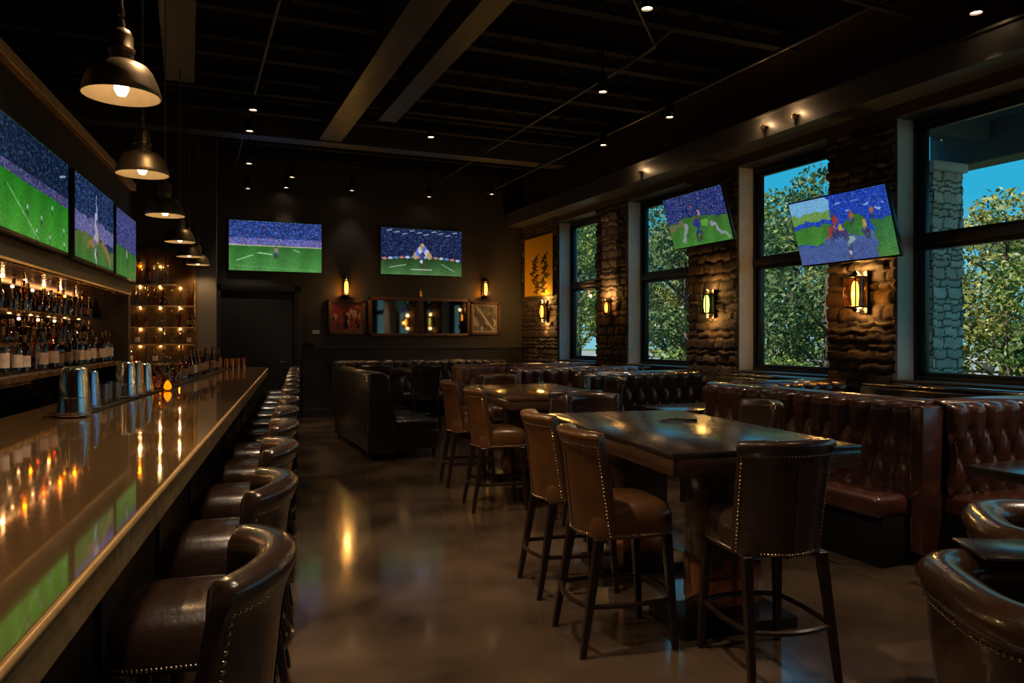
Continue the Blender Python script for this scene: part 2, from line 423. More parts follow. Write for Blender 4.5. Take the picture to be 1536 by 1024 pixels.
# far wall: wainscot, baseboard, door
struct('trim_7', MB().box((1.98, FAR - .035, 0), (6.62, FAR + .01, 1.30)), M['wains'])
struct('trim_8', MB().box((1.98, FAR - .07, 1.30), (6.62, FAR, 1.36), .01), M['wains'])
struct('baseboard_far', MB().box((1.98, FAR - .055, 0), (6.62, FAR, .16), .008), M['wains'])
dr = bpy.data.objects.new('door_1', None); COL.objects.link(dr); dr['kind'] = 'structure'; dr.location = (1.17, FAR, 0)
MB().box((-.66, -.05, 0), (.66, .02, 2.40), .004).build('door_leaf', M['door'], dr)
fm = MB()
for s in (-1, 1): fm.box((s * .72 - .07, -.10, 0), (s * .72 + .07, .02, 2.52), .008)
fm.box((-.79, -.10, 2.40), (.79, .02, 2.54), .008)
fm.build('door_frame', M['door'], dr)
hm = MB().lathe([(.0, 0), (.028, 0), (.028, .012), (0, .012)], seg=14, M=Matrix.Translation((.52, -.05, 1.08)) @ Matrix.Rotation(PI / 2, 4, 'X'))
hm.tube([(.52, -.05, 1.08), (.52, -.11, 1.08), (.40, -.115, 1.08)], .009)
hm.build('door_handle', M['steel_shiny'], dr)

# ================================================================== CEILING STEEL
struct('ceiling_beam', MB().box((1.84, -3.3, 4.6), (2.18, 12.0, CEIL)), M['steel'])
struct('ceiling_beam', MB().box((2.44, -3.3, 4.6), (2.70, 10.6, CEIL)), M['steel'])
struct('ceiling_beam', MB().box((-.27, -3.3, 4.6), (.05, 9.9, CEIL)), M['steel'])
struct('ceiling_beam', MB().box((-2.9, 12.0, 4.58), (6.23, 12.32, CEIL)), M['steel'])
for y in (-1.6, -.2, 1.2, 2.6, 4.0, 5.3, 6.6, 7.9, 9.2, 10.5, 11.4, 13.2, 14.3):
    j = MB().box((-2.9, y - .06, 4.74), (6.23, y + .06, 4.765)).box((-2.9, y - .06, 4.93), (6.23, y + .06, 4.96))
    x = -2.9
    while x < 6.1:
        j.tube([(x, y, 4.76), (x + .2, y, 4.94), (x + .4, y, 4.76)], .012, 5); x += .4
    struct('ceiling_joist', j, M['joist'])
# conduits and pipes under the deck
for n_, pts, r_ in (('spot', [(3.3, -3.0, 4.66), (3.3, 5.5, 4.66), (4.6, 6.9, 4.66), (4.6, 14.6, 4.66)], .014),
                    ('wall', [(5.7, -3.0, 4.55), (5.7, 9.0, 4.55), (5.7, 14.8, 4.55)], .02),
                    ('aisle', [(.75, -3.0, 4.62), (.75, 14.8, 4.62)], .018)):
    o = MB().tube(pts, r_, 8).build('ceiling_pipe', M['conduit'])
    tag(o, {'spot': 'thin bent conduit feeding the ceiling spotlights over the high tables', 'wall': 'thin pipe running under the ceiling next to the window soffit',
            'aisle': 'thin pipe running under the ceiling above the bar stools'}[n_], 'pipe', 'ceiling pipes')
o = MB().tube([(4.55, 6.5, 4.7), (4.50, 6.9, 4.60), (4.38, 7.1, 4.50), (4.30, 7.4, 4.42)], .013, 6).build('ceiling_cable', M['cable'])
tag(o, 'pale flexible cable curling down to a ceiling spotlight', 'cable')
o = MB().tube([(3.9, 4.9, 4.5), (6.2, 5.0, 4.5)], .022, 8).build('ceiling_sprinkler_pipe', M['conduit'])
tag(o, 'grey sprinkler pipe crossing the ceiling towards the window soffit', 'pipe')

# spotlights
def make_spot():
    t = thing('ceiling_spotlight', '', 'spotlight')
    MB().lathe([(0, .16), (.045, .16), (.055, .14), (.055, .0), (.048, -.01), (.048, .02), (0, .02)], seg=16).build('housing', M['black_metal'], t)
    MB().lathe([(0, .004), (.044, .004), (.044, .012), (0, .012)], seg=14).build('lens', M['lens'], t)
    MB().tube([(0, 0, .15), (0, 0, .45)], .010, 6).build('stem', M['black_metal'], t)
    return t
SP = [((.69, 9.5), 4.25, 'aisle', 'hanging over the bar stools, nearest of its line'), ((.72, 10.49), 4.25, 'aisle', 'hanging over the bar stools, second of its line'),
      ((.83, 12.24), 4.2, 'aisle', 'hanging over the bar stools just beyond the cross beam'), ((.95, 14.3), 4.2, 'aisle', 'hanging before the dark door'),
      ((1.57, 13.1), 4.22, 'aisle', 'hanging between the cross beam and the dark door'), ((1.66, 14.75), 4.35, 'far', 'close above the television beside the door'),
      ((3.05, 10.04), 4.3, 'room', 'hanging just in front of the cross beam'), ((4.4, 14.6), 4.35, 'far', 'close above the television between the wall lamps'),
      ((5.35, 13.6), 4.3, 'room', 'in the far corner by the amber pillar'), ((4.26, 7.43), 4.3, 'room', 'below the pale curling cable'),
      ((3.52, 5.4), 4.3, 'room', 'nearest over the high tables, at the top of the view'), ((5.52, 7.96), 4.3, 'room', 'near the soffit above the tilted televisions'),
      ((5.45, 9.49), 4.3, 'room', 'second along the soffit, above the far tilted television'), ((2.88, 14.7), 4.38, 'far', 'between the two far televisions'),
      ((6.02, 4.3), 4.25, 'room', 'by the soffit above the nearest window')]
sp0 = None
for i, ((x, y), z, zone, where) in enumerate(SP):
    lab = 'small black ceiling spotlight ' + where
    if sp0 is None:
        sp0 = make_spot(); sp0.location = (x, y, z); sp0['label'] = lab; sp0['group'] = 'ceiling spotlights'
    else: again(sp0, lab, (x, y, z), 0, 'ceiling spotlights')
    spot('spot_beam', (x, y, z - .02), (x + .05, y, 0), {'aisle': 60, 'far': 16, 'room': 80}[zone], angle=64)
# unseen spotlights added above and behind the tripod to brighten chairs and booth
for (x, y) in ((.75, 5.3), (.55, 3.4), (3.6, 1.2), (1.2, 1.4), (5.5, 2.2), (2.2, -.6), (.4, -1.2)):
    again(sp0, 'added unseen black ceiling spotlight over the near part of the room', (x, y, 4.3), 0, 'added near ceiling spotlights')
    spot('spot_beam', (x, y, 4.28), (x + (1.3 if x < .9 else 0), y + (.3 if x < .9 else 0), .9 if x < .9 else 0), 260 if x < .9 else 300 if x > 5 else 80, angle=60 if x < .9 else 84 if x > 5 else 70)
for (x, y, tx, ty, pw) in ((.4, 4.4, -.75, 4.5, 190), (.35, 2.2, -.45, 2.5, 120), (.3, .6, -.2, 1.2, 110)):  # added out of view to brighten the bar front and nearest stools
    again(sp0, 'added unseen black ceiling spotlight over the near part of the room', (x, y, 4.3), 0, 'added near ceiling spotlights')
    spot('spot_beam', (x, y, 4.28), (tx, ty, .9), pw, angle=72)
# little accent lamps on the soffit face
for i, y in enumerate((6.55, 7.05, 9.7)):
    t = thing('soffit_lamp', '', 'lamp', (6.19, y, 3.98), 0, 'soffit lamps')
    t['label'] = ('tiny brass lamp on the soffit face over the pillar with the large television', 'second tiny brass lamp on the soffit face, over the third window',
                  'tiny brass lamp on the soffit face above the far tilted television')[i]
    MB().lathe([(0, 0), (.02, 0), (.03, .05), (0, .06)], seg=12).build('lamp_cup', M['brass'], t)
    MB().box((0, -.008, .02), (.045, .008, .04)).build('bracket', M['brass'], t)
    point('soffit_glow', (6.14, y, 4.05), 2.2, r=.02)

# ================================================================== TELEVISIONS
def srgb2lin(a):
    a = np.clip(a, 0, 1)
    return np.where(a <= .04045, a / 12.92, ((a + .055) / 1.055) ** 2.4)
def tv_picture(kind, W=176, H=100, seed=1):
    rg = np.random.default_rng(seed)
    y, x = np.mgrid[0:H, 0:W]; u = x / (W - 1); v = y / (H - 1)         # v = 0 at the top
    if kind in ('group', 'match', 'run'):
        lo = np.kron(rg.random((H // 10 + 1, W // 11 + 1)) - .5, np.ones((10, 11)))[:H, :W]; lo2 = np.roll(lo, 37, 1)
        for _ in range(6): lo = (lo + np.roll(lo, 2, 0) + np.roll(lo, 2, 1) + np.roll(lo, -2, 1)) / 4; lo2 = (lo2 + np.roll(lo2, 2, 0) + np.roll(lo2, -2, 1)) / 3
        u = u + .07 * lo; v = v + .07 * lo2
    img = np.zeros((H, W, 3))
    def crowd(base, spread, pts, tone):
        n = rg.random((H, W)); n2 = rg.random((H, W))
        k = (n + np.roll(n, 1, 1) + np.roll(n, 1, 0)) / 3
        a = np.array(base)[None, None] * (1 + spread * (k - .5)[..., None] * 2)
        for col, p in pts:
            a = np.where((n2 < p)[..., None], np.array(col)[None, None] * (.7 + .3 * n[..., None]), a); n2 = np.where(n2 < p, 2, n2 - p)
        return a * tone
    def blob(cx, cy, rx, ry, col, al=1):
        m = ((u - cx) / rx) ** 2 + ((v - cy) / ry) ** 2 < 1
        img[m] = np.array(col) * al + img[m] * (1 - al)
    def line(x0, y0, x1, y1, w, col):
        dx, dy = x1 - x0, y1 - y0; L_ = dx * dx + dy * dy
        t = np.clip(((u - x0) * dx + (v - y0) * dy) / L_, 0, 1)
        m = np.hypot(u - x0 - t * dx, (v - y0 - t * dy) * .56) < w
        img[m] = img[m] * .25 + np.array(col) * .75
    def player(cx, cy, s, shirt, shorts):
        s = s * .8; shirt = tuple(.8 * c for c in shirt)
        blob(cx, cy - .42 * s, .014 * s * 4, .07 * s, (.35, .25, .2)); blob(cx, cy - .18 * s, .09 * s, .2 * s, shirt)
        blob(cx - .03 * s, cy + .1 * s, .05 * s, .14 * s, shorts); blob(cx + .04 * s, cy + .28 * s, .028 * s, .2 * s, (.25, .2, .2))
        blob(cx - .05 * s, cy + .3 * s, .028 * s, .2 * s, (.2, .2, .25))
    def field(edge, g0=(.20, .44, .18), g1=(.33, .60, .30)):
        st = .5 + .5 * np.sin(u * 26 + v * 3); k = np.clip((v - edge) / np.maximum(1e-3, 1 - edge), 0, 1)
        n = rg.random((H, W)) * .12
        f = np.array(g0) * (1 - k)[..., None] + np.array(g1) * k[..., None]
        return f * (.82 + .12 * st + n)[..., None]
    blue = [((.75, .82, 1), .06), ((.6, .3, .4), .04), ((.07, .1, .28), .28), ((.3, .5, .85), .12)]
    if kind == 'wide':
        img[:] = crowd((.13, .25, .60), .7, blue, 1); e = .47 + .03 * np.abs(u - .5)
        mid = (v > .34) & (v < e); img[mid] = crowd((.3, .4, .8), .6, [((.9, .5, .55), .2), ((.8, .85, 1), .12)], .9)[mid]
        m = v > e; img[m] = field(e)[m]
        line(0, .485, 1, .49, .006, (.9, .8, .75)); line(.08, .8, .25, .68, .005, (.8, .95, .8)); line(.7, .55, .76, .6, .005, (.9, 1, .9))
        line(.3, .63, .45, .66, .008, (.75, .9, .75)); player(.5, .62, .34, (.75, .6, .62), (.2, .3, .6)); line(.05, .9, .95, .97, .003, (.4, .7, .4))
    elif kind == 'stadium':
        img[:] = crowd((.06, .10, .26), .8, [((.6, .75, 1), .05), ((.2, .35, .65), .15), ((.7, .5, .4), .03)], .9)
        for k in range(10): line(.08 + .09 * k, .05 + .1 * ((k * 7) % 3) / 3, .13 + .09 * k, .03 + .1 * ((k * 7) % 3) / 3, .006, (.8, .9, 1))
        e = .70 - .08 * (1 - (2 * u - 1) ** 2); m = v > e; img[m] = field(.64, (.14, .26, .12), (.32, .5, .28))[m]
        for k in range(14): blob(.04 + .07 * k, .67 - .06 * (1 - (2 * (.04 + .07 * k) - 1) ** 2), .03, .03, ((.75, .45, .4), (.7, .75, .85), (.3, .5, .75))[k % 3])
        for k in range(7): blob(.42 + .028 * k, .58 - .20 * (1 - abs(k - 3) / 3), .03, .08, ((.72, .62, .4), (.35, .45, .8), (.8, .8, .85))[k % 3])
        player(.5, .68, .42, (.25, .35, .7), (.9, .9, .92)); line(.1, .85, .3, .78, .005, (.8, .9, .8)); line(.9, .9, .75, .75, .005, (.8, .9, .8)); line(.36, .88, .62, .88, .005, (.9, .9, .9))
    elif kind == 'pitch':
        img[:] = crowd((.03, .09, .20), .8, [((.55, .75, .9), .05), ((.15, .3, .5), .18)], .85); e = .48 + .02 * u
        mid = (v > .39) & (v < e); img[mid] = crowd((.2, .24, .46), .7, [((.65, .6, .75), .16), ((.8, .5, .55), .06)], .9)[mid]
        m = v > e; img[m] = field(e, (.12, .48, .10), (.28, .62, .2))[m]
        for cx, cy in ((.72, .62), (.55, .78), (.92, .8), (.35, .74), (.48, .93), (.68, .94), (.93, .95)): player(cx, cy, .16, (.85, .9, .95), (.15, .2, .3))
        line(.1, .6, .5, .98, .004, (.7, .9, .7)); line(.85, .2, .95, .15, .006, (.9, .95, 1))
    elif kind == 'run':
        img[:] = crowd((.05, .11, .26), .8, [((.7, .85, 1), .06), ((.3, .45, .7), .15)], .95)
        mid = (v > .45) & (v < .68); img[mid] = crowd((.35, .38, .62), .6, [((.8, .6, .7), .15)], .95)[mid]
        e = .70 - .05 * np.sin(u * 5); m = v > e; img[m] = field(.66, (.36, .42, .2), (.22, .46, .2))[m]
        line(.28, .78, .55, .66, .03, (.6, .45, .3)); line(.7, .7, .9, .9, .035, (.62, .42, .3))
        player(.5, .68, .6, (.85, .8, .85), (.3, .4, .75)); line(.5, .1, .5, .5, .012, (.85, .85, .95)); line(.48, .8, .5, 1, .02, (.8, .85, .95))
    elif kind == 'single':
        img[:] = crowd((.16, .2, .45), .7, [((.75, .8, 1), .1), ((.55, .4, .65), .15)], .95)
        e = .55 + .04 * u; m = v > e; img[m] = field(e, (.2, .42, .16), (.28, .5, .22))[m]
        player(.5, .70, .42, (.8, .75, .75), (.25, .2, .25)); player(.8, .93, .2, (.85, .6, .3), (.6, .3, .2))
    elif kind == 'group':
        img[:] = crowd((.12, .26, .70), .35, [((.5, .65, .95), .05), ((.08, .14, .5), .15)], 1)
        m = (u < .42) & (v < .2); img[m] = (.45, .68, .85)
        m = (u < .42) & (v >= .2) & (v < .34); img[m] = np.array((.42, .58, .3)); m = (u < .42) & (v >= .42) & (v < .7); img[m] = field(.42, (.25, .5, .2), (.3, .58, .22))[m]
        m = (v > .62) & (u >= .3); img[m] = crowd((.28, .38, .62), .25, [((.4, .5, .7), .1)], 1)[m]
        m = v > .72; img[m] = crowd((.27, .35, .58), .25, [((.36, .42, .66), .1)], 1)[m]
        m = (u > .82) & (v > .45); img[m] = field(.45, (.2, .45, .25), (.3, .52, .25))[m]
        m = ((u - .66) / .1) ** 2 + ((v - .5) / .16) ** 2 < 1; img[m] = field(.4, (.2, .45, .2), (.3, .5, .25))[m]
        for cx, cy, s, a, b in ((.47, .45, .5, (.8, .25, .2), (.75, .3, .25)), (.41, .58, .36, (.75, .25, .3), (.3, .3, .6)), (.53, .55, .32, (.9, .75, .3), (.5, .2, .2)),
                                (.64, .38, .3, (.85, .45, .2), (.3, .3, .7)), (.74, .56, .4, (.9, .75, .3), (.2, .25, .5)), (.36, .64, .2, (.85, .35, .35), (.3, .3, .5)),
                                (.57, .76, .34, (.7, .85, .8), (.35, .5, .6)), (.55, .93, .22, (.9, .9, .95), (.7, .3, .3)), (.82, .35, .2, (.85, .5, .3), (.3, .3, .6))): player(cx, cy, s, a, b)
        for cx, cy in ((.5, .12), (.58, .25), (.76, .2), (.85, .3), (.93, .22), (.68, .12)): line(cx, cy, cx + .05, cy + .01, .008, (.7, .8, 1))
    else:   # 'match'
        img[:] = crowd((.12, .20, .50), .8, [((.7, .76, 1), .1), ((.6, .42, .6), .06), ((.06, .08, .25), .3)], .95)
        e = .56 - .12 * np.sin(np.pi * np.clip(u, 0, 1)) ; m = v > e; img[m] = field(.5, (.24, .42, .18), (.26, .52, .2))[m]
        line(.3, .62, .22, .88, .03, (.6, .6, .7)); line(.72, .62, .95, .95, .022, (.65, .62, .75)); line(.0, .62, .25, .55, .03, (.45, .4, .3))
        player(.5, .7, .62, (.2, .25, .6), (.15, .2, .5)); player(.56, .42, .3, (.85, .6, .7), (.7, .7, .9)); player(.46, .28, .22, (.85, .4, .45), (.5, .4, .6)); blob(.62, .6, .05, .06, (.35, .6, .25))
    sm = (img + np.roll(img, 1, 0) + np.roll(img, 1, 1) + np.roll(img, -1, 1)) / 4
    img = sm * (.80 + .3 * rg.random((H, W, 1))) + .05 * (rg.random((H, W, 3)) - .3)
    return srgb2lin(img)
def tv_screen(name, w, h, img, parent, m, y=0.0):
    H, W = img.shape[:2]
    xs = np.linspace(-w / 2, w / 2, W + 1); zs = np.linspace(h / 2, -h / 2, H + 1)
    X, Z = np.meshgrid(xs, zs)
    vs = np.stack([X.ravel(), np.full(X.size, y), Z.ravel()], 1)
    idx = np.arange((H + 1) * (W + 1)).reshape(H + 1, W + 1)
    fs = np.stack([idx[:-1, :-1].ravel(), idx[1:, :-1].ravel(), idx[1:, 1:].ravel(), idx[:-1, 1:].ravel()], 1)
    me = bpy.data.meshes.new(name); me.from_pydata(vs.tolist(), [], fs.tolist()); me.update()
    at = me.color_attributes.new('Col', 'FLOAT_COLOR', 'CORNER')
    c = np.concatenate([img.reshape(-1, 3), np.ones((H * W, 1))], 1).repeat(4, 0).astype(np.float32)
    at.data.foreach_set('color', c.ravel())
    me.materials.append(m)
    o = bpy.data.objects.new(name, me); COL.objects.link(o); o.parent = parent
    return o
def make_tv(label, kind, w, h, loc, rz, tilt=0, seed=1, arm=None, group=None):
    """local: picture looks towards -Y"""
    t = thing('television', label, 'television', loc, rz, group)
    t.rotation_euler = Matrix.Rotation(rz, 3, 'Z').to_4x4().to_euler() if not tilt else (Matrix.Rotation(rz, 3, 'Z') @ Matrix.Rotation(tilt, 3, 'X')).to_euler()
    MB().box((-w / 2 - .014, -.0, -h / 2 - .022), (w / 2 + .014, .045, h / 2 + .014), .006).build('casing', M['plastic'], t)
    tv_screen('screen', w, h, tv_picture(kind, seed=seed), t, M['screen'], -.003)
    MB().box((-.03, -.006, -h / 2 - .019), (.03, .0, -h / 2 - .006)).build('control_bar', M['plastic'], t)
    m = MB().box((-.2, .045, -.14), (.2, .06, .14), .004)
    if arm: m.box((-.05, .06, -.05), (.05, .06 + arm, .05), .004)
    m.build('wall_mount', M['black_metal'], t)
    return t
make_tv('television beside the door, wide green pitch under a blue crowd', 'wide', 1.68, .93, (1.5, FAR - .065, 3.25), 0, 0, 3)
make_tv('television between the two far wall lamps, dark stadium scene', 'stadium', 1.70, .93, (4.35, FAR - .065, 3.27), 0, 0, 4)
make_tv('large tilted television above the amber wall lamp, blue picture with grouped players', 'group', 1.27, .70, (6.24, 5.94, 2.685), -PI / 2, R(17), 5, arm=.28)
make_tv('tilted television on the pillar with the green wall lamp, two white pitch lines', 'match', 1.26, .70, (6.22, 8.36, 3.125), -PI / 2, R(17), 6, arm=.28)

# ================================================================== LEFT SIDE: BACK BAR
LANG = R(-5.8)                        # direction of the back bar wall in plan
LO = survey(-4.1 + .31 * 6.5, 0)      # its line extended to the tripod's level
def LP(x, y): return frame_pt(LO, LANG, x, y)     # x: out from the bottle wall, y: along it
k = 1 / math.cos(R(17.2))
def along(d): return d * k
def lbox(mb, x0, x1, y0, y1, z0, z1, bev=0): return mb.box((x0, y0, z0), (x1, y1, z1), bev)
def lstruct(name, mb, m, smooth=0): 
    o = struct(name, mb, m, smooth); o.location = (LO[0], LO[1], 0); o.rotation_euler = (0, 0, LANG); return o
Y0, Y1 = along(2.4), along(7.95)
lstruct('wall_bottle_alcove', MB().box((-.1, Y0, 0), (0, Y1 + .1, 3.2)), M['wall'])
lstruct('wall_alcove_end', MB().box((-.05, Y1, 0), (.475, Y1 + .12, 3.2)), M['bulkhead'])
lstruct('trim_9', MB().box((0, Y0, 2.0), (.475, Y1 + .12, 3.2), .004), M['bulkhead'])            # bulkhead carrying the screens
lstruct('trim_10', MB().box((0.02, Y0, 1.985), (.46, Y1 - .02, 1.999)), M['copper_panel'])
lstruct('trim_11', MB().box((.472, Y0, 3.13), (.53, Y1 + .14, 3.21), .006), M['gold'])
lstruct('trim_12', MB().box((.470, Y0, 2.0), (.484, Y1 + .12, 2.016)), M['gold'])
for (d0, d1, z0, z1, kind, lab, sd) in ((3.95, 5.36, 2.16, 2.795, 'pitch', 'television above the back bar nearest the viewer, mostly green pitch', 11),
                                        (5.52, 6.88, 2.16, 2.80, 'run', 'middle television above the back bar, striped figure in the centre', 12),
                                        (6.99, 8.0, 2.15, 2.78, 'single', 'narrow television above the back bar, farthest of the three', 13)):
    a0, a1 = along(d0), along(d1)
    p = LP(.54, (a0 + a1) / 2)
    make_tv(lab, kind, a1 - a0 - .03, z1 - z0, (p[0], p[1], (z0 + z1) / 2), LANG + PI / 2, 0, sd, group='televisions above the back bar')
# back counter, shelves
def lthing(name, label, cat, x, y, z, group=None, rz=0):
    p = LP(x, y); return thing(name, label, cat, (p[0], p[1], z), LANG + rz, group)
t = lthing('back_counter', 'dark back bar counter below the bottle shelves', 'counter', 0, 0, 0)
MB().box((.012, Y0, 1.26), (.42, Y1 - .01, 1.30), .006).build('counter_top', M['shelf'], t)
MB().box((.415, Y0, 1.262), (.425, Y1 - .01, 1.298)).build('edge_strip', M['brass'], t)
MB().box((.012, Y0, .0), (.40, Y1 - .01, .80), .004).build('cabinet_body', M['shelf'], t)
MB().box((.012, Y0, .80), (.02, Y1 - .01, 1.26)).build('back_panel', M['mirror'], t)
for z, x1, lab in ((1.50, .24, 'low stepped shelf of the back bar behind the front bottles'), (1.745, .22, 'upper bottle shelf of the back bar under the copper soffit')):
    t = lthing('bottle_shelf', lab, 'shelf', 0, 0, z, 'back bar shelves')
    MB().box((.0, Y0, -.02), (x1, Y1 - .01, 0), .003).build('board', M['shelf'], t)
    MB().box((x1 - .002, Y0, -.018), (x1 + .006, Y1 - .01, -.002)).build('edge_strip', M['brass'], t)
o = lstruct('wall_bottle_mirror', MB().box((.001, Y0, 1.31), (.006, Y1, 1.98)), M['mirror'])
t = lthing('strip_lamp', 'warm strip lamp under the copper soffit over the bottles', 'lamp', 0, 0, 1.97)
MB().box((.02, Y0, -.005), (.045, Y1 - .1, .012)).build('diffuser', M['strip'], t)
for q in range(9):
    p = LP(.05, along(3.6 + .5 * q)); point('back_bar_glow', (p[0], p[1], 1.955), .45, (1, .5, .2), .012)
    p = LP(.05, along(3.75 + .5 * q)); point('back_bar_glow', (p[0], p[1], 1.70), .3, (1, .5, .2), .012)

# ------------------------------------------------------------------ bottles and glassware
def bottle_parts(shape, glass, paper, h=.30, r=.038):
    t = thing('bottle', '', 'bottle')
    if shape == 'round':
        pr = [(0, .0), (r, .004), (r, .60 * h), (r * .85, .68 * h), (.014, .78 * h), (.013, .93 * h), (0, .93 * h)]
    elif shape == 'square':
        pr = [(0, .0), (r * 1.1, .004), (r * 1.1, .56 * h), (r * .9, .62 * h), (.015, .68 * h), (.014, .9 * h), (0, .9 * h)]
    elif shape == 'tall':
        pr = [(0, .0), (r * .85, .004), (r * .92, .55 * h), (r * .55, .70 * h), (.014, .84 * h), (.013, .95 * h), (0, .95 * h)]
    else:   # decanter
        pr = [(0, 0), (r * 1.15, .004), (r * 1.3, .22 * h), (r * 1.1, .42 * h), (.017, .6 * h), (.015, .82 * h), (.022, .86 * h), (0, .86 * h)]
    seg = 4 if shape == 'square' else 14
    b = MB().lathe(pr, seg=seg, a0=PI / 4, a1=PI / 4 + 2 * PI); b.build('glass_body', glass, t, 40)
    if paper:
        rr = r * (1.1 if shape == 'square' else .93 if shape == 'tall' else 1.0) + .0012
        MB().lathe([(rr, .16 * h), (rr, .46 * h)], seg=seg, a0=PI / 4, a1=PI / 4 + 2 * PI).build('paper_label', paper, t, 40)
    top = pr[-1][1]
    MB().lathe([(0, top - .03), (.0165, top - .03), (.0165, top + .022), (0, top + .024)], seg=10).build('cap', M['cap'], t, 40)
    return t
PROTO = [('clear', bottle_parts('round', M['g_clear'], M['paper'])), ('amber', bottle_parts('round', M['g_amber'], M['paper'])),
         ('brown', bottle_parts('tall', M['g_brown'], M['paper_dark'])), ('amber', bottle_parts('square', M['g_amber'], M['paper_dark'], .28)),
         ('green', bottle_parts('tall', M['g_green'], M['paper'])), ('golden', bottle_parts('decanter', M['g_gold'], None, .27)),
         ('red', bottle_parts('round', M['g_red'], M['paper'], .28)),
         ('clear', bottle_parts('tall', M['g_clear'], None)), ('golden', bottle_parts('round', M['g_gold'], None)), ('amber', bottle_parts('decanter', M['g_amber'], None, .27)), ('clear', bottle_parts('decanter', M['g_clear'], None, .27))]
used = set()
def place_bottle(i, label, loc, rz, sc, group):
    src = PROTO[i][1]
    if i not in used:
        used.add(i); o = src; o.location = loc; o.rotation_euler = (0, 0, rz); o['label'] = label; o['group'] = group
    else: o = again(src, label, loc, rz, group)
    o.scale = (sc[0], sc[0], sc[1])
    return o
rb = random.Random(5)
for row, (z, x, sc, n, d0, d1, nm) in enumerate(((1.30, .33, (1.0, 1.0), 17, 4.55, 7.8, 'on the back counter'), (1.50, .13, (.85, .72), 17, 4.75, 7.85, 'on the low stepped shelf'),
                                                 (1.745, .13, (.85, .78), 17, 4.75, 7.85, 'on the upper back bar shelf'))):
    for q in range(n):
        i = rb.choice((2, 3, 9, 1, 8, 7, 2, 10)) if row else rb.choice((0, 1, 2, 3, 0, 6, 8))
        d = d0 + (d1 - d0) * q / (n - 1)
        p = LP(x + rb.uniform(-.015, .015), along(d) + rb.uniform(-.03, .03))
        place_bottle(i, '%s glass bottle, %s from the near end %s' % (PROTO[i][0], ORD[q], nm), (p[0], p[1], z), rb.uniform(0, 6), (sc[0] * rb.uniform(.92, 1.06), sc[1] * rb.uniform(.9, 1.06)), 'bottles ' + nm)
def make_tumbler():
    t = thing('tumbler', '', 'glass')
    MB().lathe([(0, .004), (.030, 0), (.038, .11), (.036, .11), (.029, .012), (0, .014)], seg=16).build('glass_body', M['g_clear'], t, 40)
    return t
tum = make_tumbler(); first_tum = True
def place_tumbler(label, loc, group, s=1):
    global first_tum
    if first_tum:
        first_tum = False; o = tum; o.location = loc; o['label'] = label; o['group'] = group
    else: o = again(tum, label, loc, 0, group)
    o.scale = (s, s, s); return o
for q in range(12):
    p = LP(.30, along(4.6 + .27 * q)); place_tumbler('clear tumbler under the back counter, %s from the near end' % ORD[q], (p[0], p[1], .80), 'tumblers under the back counter', 1.5)

# ------------------------------------------------------------------ end wall with the lit glass shelf unit
UANG = R(7.0)      # the end wall stands square to the bar
UO = survey(-4.62, 11.85)
UANG = R(-7.1)
def UP(x, y): return frame_pt(UO, UANG, x, y)      # x negative: towards the left along the wall, y negative: towards the viewer
o = struct('wall_bar_end', MB().box((-3.0, 0, 0), (0, .15, CEIL)), M['wall']); o.location = (*UO, 0); o.rotation_euler = (0, 0, UANG)
p2 = UP(-.16, .08)
struct('wall_passage', MB().box((.22, p2[1] - .02, 0), (.36, FAR, CEIL)), M['wall'])
t = thing('glass_shelf_unit', 'tall shelf unit with brass edges and added glow on the bar end wall', 'shelf', (*UO, 0), UANG)
UX0, UX1 = -1.52, -.30
MB().box((UX0, -.02, 1.0), (UX1, 0, 2.9)).build('back_panel', M['brass_back'], t)  # golden backing added to send a warm backlight through the bottles
for z in (1.15, 1.44, 1.70, 2.02, 2.34):
    xa, xb = (UX0, UX1) if z < 2.3 else (UX0 + .05, UX1 - .25)
    s_ = MB().box((xa, -.30, z - .018), (xb, -.02, z), .003).build('shelf_board', M['shelf'], t)
    MB().box((xa, -.306, z - .018), (xb, -.300, z - .001)).build('edge_strip', M['gold'], s_)
for x in (UX0 - .02, UX1 + .02):
    MB().box((x - .015, -.30, .9), (x + .015, 0, 2.9 if x < -1 else 2.4), .003).build('side_post', M['brass'], t)
for z, n, sc, gl in ((1.15, 10, (1.0, .85), 'fifth'), (1.44, 10, (.9, .75), 'fourth'), (1.70, 10, (.95, .9), 'third'), (2.02, 10, (1.1, .95), 'second'), (2.34, 6, (1.15, 1.5), 'top')):
    for q in range(n):
        xa, xb = (UX0 + .07, UX1 - .07) if n == 10 else (UX0 + .2, UX1 - .4)
        x = xa + (xb - xa) * q / (n - 1)
        i = rb.choice((7, 8, 9, 5, 8, 10, 7, 3) if z > 1.6 else (7, 10, 7, 5, 10, 0))
        p = UP(x, -.16 + rb.uniform(-.04, .04))
        place_bottle(i, '%s bottle, %s from the left on the %s shelf of the lit end unit' % (PROTO[i][0], ORD[q], gl), (p[0], p[1], z), rb.uniform(0, 6), (sc[0] * rb.uniform(.9, 1.1), sc[1] * rb.uniform(.85, 1.05)), 'bottles on the lit end unit')
for z in (2.62, 2.30, 1.985, 1.665, 1.405):
    for x in (-1.36, -1.08, -.80, -.52):
        if z < 2.5 or x < -.7: p = UP(x, -.045); point('added_shelf_glow', (p[0], p[1], z), 1.1, (1, .6, .25), .008)  # small lights added for golden glints on the bottles
t2 = thing('strip_lamp', 'warm upright strip lamp on the left edge of the end unit', 'lamp', (*UO, 0), UANG)
MB().box((UX0 - .05, -.31, 1.1), (UX0 - .036, -.295, 2.9)).build('diffuser', M['strip'], t2)

